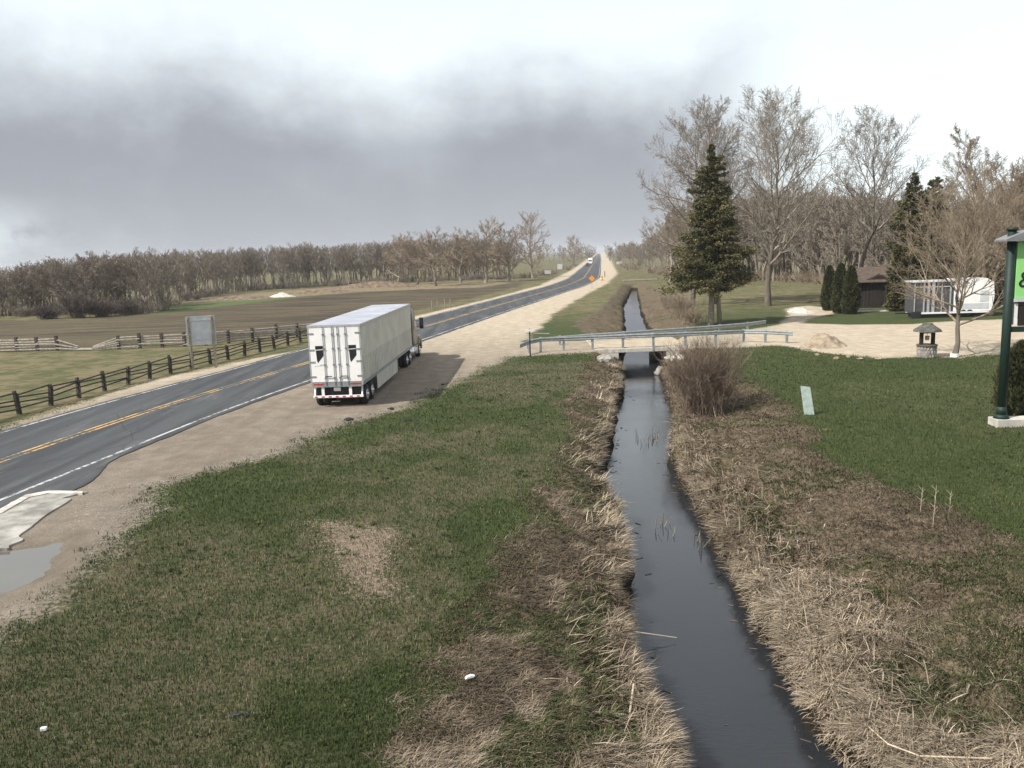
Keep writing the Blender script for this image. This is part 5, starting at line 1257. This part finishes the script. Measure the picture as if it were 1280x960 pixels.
bm = B(); box(bm, 0.20, 0.34, -0.06, 0.06, zb0 - 1.0, zb0 - 0.2); obj('lower_frame', bm, M['litter'], gs)
fc = bpy.data.curves.new('sign_lettering', 'FONT'); fc.body = '&'; fc.size = 0.85; fc.extrude = 0.008
fo = bpy.data.objects.new('sign_lettering', fc); C.objects.link(fo); fo.rotation_euler = (rad(90), 0, 0)
dg = bpy.context.evaluated_depsgraph_get(); me = bpy.data.meshes.new_from_object(fo.evaluated_get(dg)); bpy.data.objects.remove(fo)
me.materials.clear(); me.materials.append(M['decal']); fo = bpy.data.objects.new('sign_lettering', me); C.objects.link(fo); fo.parent = bo
fo.rotation_euler = (rad(90), 0, 0); fo.location = (0.27, -0.112, zb0 + 0.42)

# ------------------------------------------------------------------ small things
x, y = un(1009, 524, -0.2); t_ = thing('marker_board', 'leaning weathered pale green marker board on the right creek bank', 'marker', (x, y, gz(x, y)))
bm = B(); zt = 1.22; prism(bm, [(-0.10, -0.1), (0.32, -0.1), (0.10, zt - 0.03), (-0.30, zt + 0.03)], 0.0, 0.05); bb = obj('board', bm, M['teal'], t_)
bm = B(); beam(bm, (0.10, 0.085, -0.2), (-0.10, 0.085, zt - 0.15), 0.09, 0.06); obj('stake', bm, M['post_wood'], t_)
x, y = un(55, 914); bm = B(); box(bm, -0.045, 0.045, -0.03, 0.03, 0, 0.05, 0.006); o = obj('litter', bm, M['litter'], None, False, (x, y, gz(x, y) + 0.03), 0.2); tag(o, 'small white carton lying in the lawn at the lower left', 'litter')
x, y = un(588, 868, -0.2); bm = B(); prism(bm, [(-0.08, 0), (0.06, 0.01), (0.09, 0.03), (0.02, 0.05), (-0.05, 0.035)], -0.03, 0.03); o = obj('litter', bm, M['litter'], None, False, (x, y, gz(x, y) + 0.10), 0.3); tag(o, 'crumpled white scrap of paper on the dead grass of the left bank', 'litter')
for px, py, s, lab in [(295, 896, 0.06, 'black clod of earth in the foreground lawn, left of a pair'), (309, 894, 0.045, 'small black clod of earth in the foreground lawn, right of a pair'), (436, 525, 0.15, 'dark flat clod in the gravel behind the parked truck'), (508, 527, 0.12, 'dark clod on the grass right of the truck, left of a pair'), (518, 527, 0.10, 'dark clod on the grass right of the truck, right of a pair'), (488, 512, 0.12, 'dark tuft of debris at the gravel edge by the truck')]:
    x, y = un(px, py); rock(x, y, 0.03, (s * 1.6, s, s * 0.6), int(px), M['black'], lab, None, 'clod')
# driftwood sticks on the left bank
def sticks(label, segs_, r=0.022):
    bm = B(); c = Vector(segs_[0][0])
    for a, b in segs_: tube(bm, Vector(a) - c, Vector(b) - c, r, r * 0.7, 6)
    o = obj('dead_branch', bm, M['stick'], None, False, tuple(c)); tag(o, label, 'branch')
def P3(px, py, z): x, y = un(px, py, z); return (x, y, z)
bmz = lambda px, py: gz(*un(px, py, -0.8))
sticks('pale broken branch standing forked on the left bank in the foreground', [(P3(785, 908, -0.75), P3(792, 855, -0.35)), (P3(740, 890, -0.55), P3(782, 893, -0.55)), (P3(775, 893, -0.55), P3(773, 912, -0.8))])
sticks('pale stick slanting on the left bank below the forked branch', [(P3(716, 940, -0.6), P3(736, 908, -0.5))])
sticks('thin white twig bent over the right bank in the foreground', [(P3(1085, 908, -0.65), P3(1110, 930, -0.6)), (P3(1110, 930, -0.6), P3(1150, 945, -0.5)), (P3(1150, 945, -0.5), P3(1240, 948, -0.4))], 0.014)
sticks('dead stick lying out over the water from the left bank', [(P3(796, 790, -1.05), P3(846, 797, -1.22))], 0.011)
# tall dry weed stalks
for k, (px, py, hh, lab) in enumerate([(1166, 655, 1.1, 'tall dry weed stalk with seed head on the right bank, tallest of three'), (1185, 650, 0.8, 'dry weed stalk just right of the tallest one on the right bank'), (1150, 640, 0.7, 'thin dry weed stalk left of the tallest one on the right bank')]):
    x, y = un(px, py); bm = B(); tube(bm, (0, 0, -0.05), (0.05, 0, hh), 0.008, 0.005, 5)
    for j in range(7): zz = hh * (0.4 + 0.08 * j); an = j * 2.4; beam(bm, (0.05 * zz / hh, 0, zz), (math.cos(an) * 0.10, math.sin(an) * 0.10, zz + 0.10), 0.005, 0.005)
    o = obj('weed_stalk', bm, M['stick'], None, False, (x, y, gz(x, y))); tag(o, lab, 'weed')
# stakes beside the highway
for k, px in enumerate([540, 547, 556, 563]):
    x, y = un(px, 386 - (px - 540) * 0.1); bm = B(); tube(bm, (0, 0, -0.1), (0.02, 0, 1.2), 0.07, 0.06, 8); o = obj('short_post', bm, M['post_wood'], None, False, (x, y, gz(x, y))); tag(o, 'short pale wooden post in the verge left of the highway', 'post', 'short posts in the highway verge')
# construction warning sign and barrel
x, y = un(740, 361); t_ = thing('warning_sign', 'orange diamond construction sign on a thin post beside the highway', 'sign', (x, y, 0)); zc = zat(x, y, 348)
bm = B(); box(bm, -0.04, 0.04, -0.04, 0.04, -0.1, zc); obj('post', bm, M['post_wood'], t_)
bm = B(); prism(bm, [(-0.6, zc), (0, zc - 0.6), (0.6, zc), (0, zc + 0.6)], -0.07, -0.045); obj('diamond_panel', bm, M['orange'], t_)
bm = B(); prism(bm, [(-0.42, zc), (0, zc - 0.42), (0.42, zc), (0, zc + 0.42)], -0.08, -0.0705); bm.free()
x, y = un(752, 351); t_ = thing('traffic_barrel', 'small orange and white traffic barrel at the highway edge', 'barrel', (x, y, 0))
bm = B(); tube(bm, (0, 0, 0), (0, 0, 1.1), 0.33, 0.27, 14); obj('drum', bm, M['orange'], t_); bm = B(); tube(bm, (0, 0, 0.45), (0, 0, 0.62), 0.312, 0.303, 14); obj('band', bm, M['litter'], t_)
for px, pb, ptp, wpx, lab in [(700, 342, 330, 1.7, 'small pale blue sign by the left verge far down the highway'), (685, 346, 338, 2.0, 'pale low board in the grass left of the far highway'), (774, 333, 327, 2.4, 'small white board right of the far highway')]:
    x, y = un(px, pb); z = zat(x, y, ptp); t_ = thing('roadside_sign', lab, 'sign', (x, y, 0)); bm = B(); box(bm, -wpx / 2, wpx / 2, -0.06, -0.02, z * 0.45, z); obj('sign_panel', bm, M['sign_back'], t_)
    for s in (-1, 1): bm = B(); box(bm, s * wpx * 0.4 - 0.06, s * wpx * 0.4 + 0.06, -0.02, 0.08, -0.1, z * 0.9); obj('post', bm, M['post_wood'], t_)
x, y = un(756, 346); bm = B(); tube(bm, (0, 0, 0), (0, 0, 1.6), 0.09, 0.09, 8); o = obj('delineator_post', bm, M['black'], None, False, (x, y, 0)); tag(o, 'thin dark delineator post at the right shoulder far down the highway', 'post')
# plank crossing far up the creek
x, y = un(801, 351); t_ = thing('footbridge', 'narrow pale plank crossing over the far end of the creek', 'bridge', (x, y, 0.1)); bm = B(); box(bm, -4, 4, 0, 1.6, 0.0, 0.22); obj('deck', bm, M['grey_wood'], t_)
bm = B(); box(bm, -3.8, -3.6, 0.05, 1.5, -1.5, -0.003); box(bm, 3.6, 3.8, 0.05, 1.5, -1.5, -0.003); obj('support', bm, M['grey_wood'], t_)
# far traffic
def car(name, lab, x, y, rz, body, W_, L_, Hh, box_truck=False):
    t_ = thing(name, lab, 'truck' if box_truck else 'car', (x, y, 0.04), rz); hw = W_ / 2
    if box_truck:
        bm = B(); box(bm, -hw, hw, 2.2, L_, 0.9, Hh, 0.05); obj('cargo_box', bm, body, t_)
        bm = B(); prism(bm, [(0, 0.45), (0, 1.3), (0.7, 1.5), (1.15, 2.45), (2.15, 2.5), (2.15, 0.45)], -hw + 0.1, hw - 0.1, 'x'); cb = obj('cab', bm, body, t_)
        bm = B(); prism(bm, [(0.66, 1.55), (1.08, 2.38), (1.12, 2.38), (0.72, 1.55)], -hw + 0.25, hw - 0.25, 'x'); obj('windscreen', bm, M['glass'], cb)
    else:
        bm = B(); prism(bm, [(0, 0.35), (0, 0.75), (1.1, 0.9), (1.9, Hh), (3.6, Hh), (4.3, 0.95), (L_, 0.9), (L_, 0.35)], -hw, hw, 'x'); bmesh.ops.bevel(bm, geom=bm.edges[:], offset=0.06, segments=2, affect='EDGES'); cb = obj('body', bm, body, t_, True)
        bm = B(); prism(bm, [(1.12, 0.96), (1.82, Hh - 0.08), (1.86, Hh - 0.1), (1.2, 0.93)], -hw + 0.15, hw - 0.15, 'x')
        for v_ in bm.verts: v_.co.y -= 0.05; v_.co.z += 0.03
        obj('windscreen', bm, M['glass'], cb)
    for yk in (0.85, L_ - 0.9):
        for s in (-1, 1):
            bm = B(); x0_ = s * (hw - 0.12); tube(bm, (x0_ - 0.12, yk, 0.38), (x0_ + 0.12, yk, 0.38), 0.38, seg=18); obj('wheel', bm, M['tyre'], t_, True)
    for s in (-1, 1):
        bm = B(); tube(bm, (s * (hw - 0.3), -0.03, 0.68), (s * (hw - 0.3), 0.02, 0.68), 0.1, 0.12, 10); obj('headlight', bm, M['litter'], t_)
def onroad(y, off):
    i = np.interp(y, rc[:, 1], np.arange(len(rc))); j = int(i); p = rc[j]; q = rc[min(j + 1, len(rc) - 1)]; f_ = i - j; c = p + (q - p) * f_
    return c + rn[j] * off, math.atan2(rn[j][1], rn[j][0])
c, an = onroad(470, -1.6); car('box_truck', 'white box truck coming along the far highway', c[0], c[1], an, M['white'], 2.5, 8, 3.5, True)
c, an = onroad(405, -2.0); car('car', 'dark car ahead of the white box truck on the far highway', c[0], c[1], an, M['black'], 1.8, 4.7, 1.45)

# ------------------------------------------------------------------ thin rainy air
hm = bpy.data.materials.new('haze'); hm.use_nodes = True; hm.node_tree.nodes.clear()
T = NT(hm.node_tree); pv = T.n('ShaderNodeVolumePrincipled'); pv.inputs['Color'].default_value = (0.86, 0.90, 0.96, 1); pv.inputs['Density'].default_value = 0.00019
ho = T.n('ShaderNodeOutputMaterial'); T.l(pv.outputs[0], ho.inputs['Volume'])
bm = B(); box(bm, -9900, 9900, -500, 10500, -5.0, 45.0); o = obj('haze', bm, hm); tag(o, 'thin pale rain haze over the far end of the highway and the distant woods', 'haze', kind='stuff')
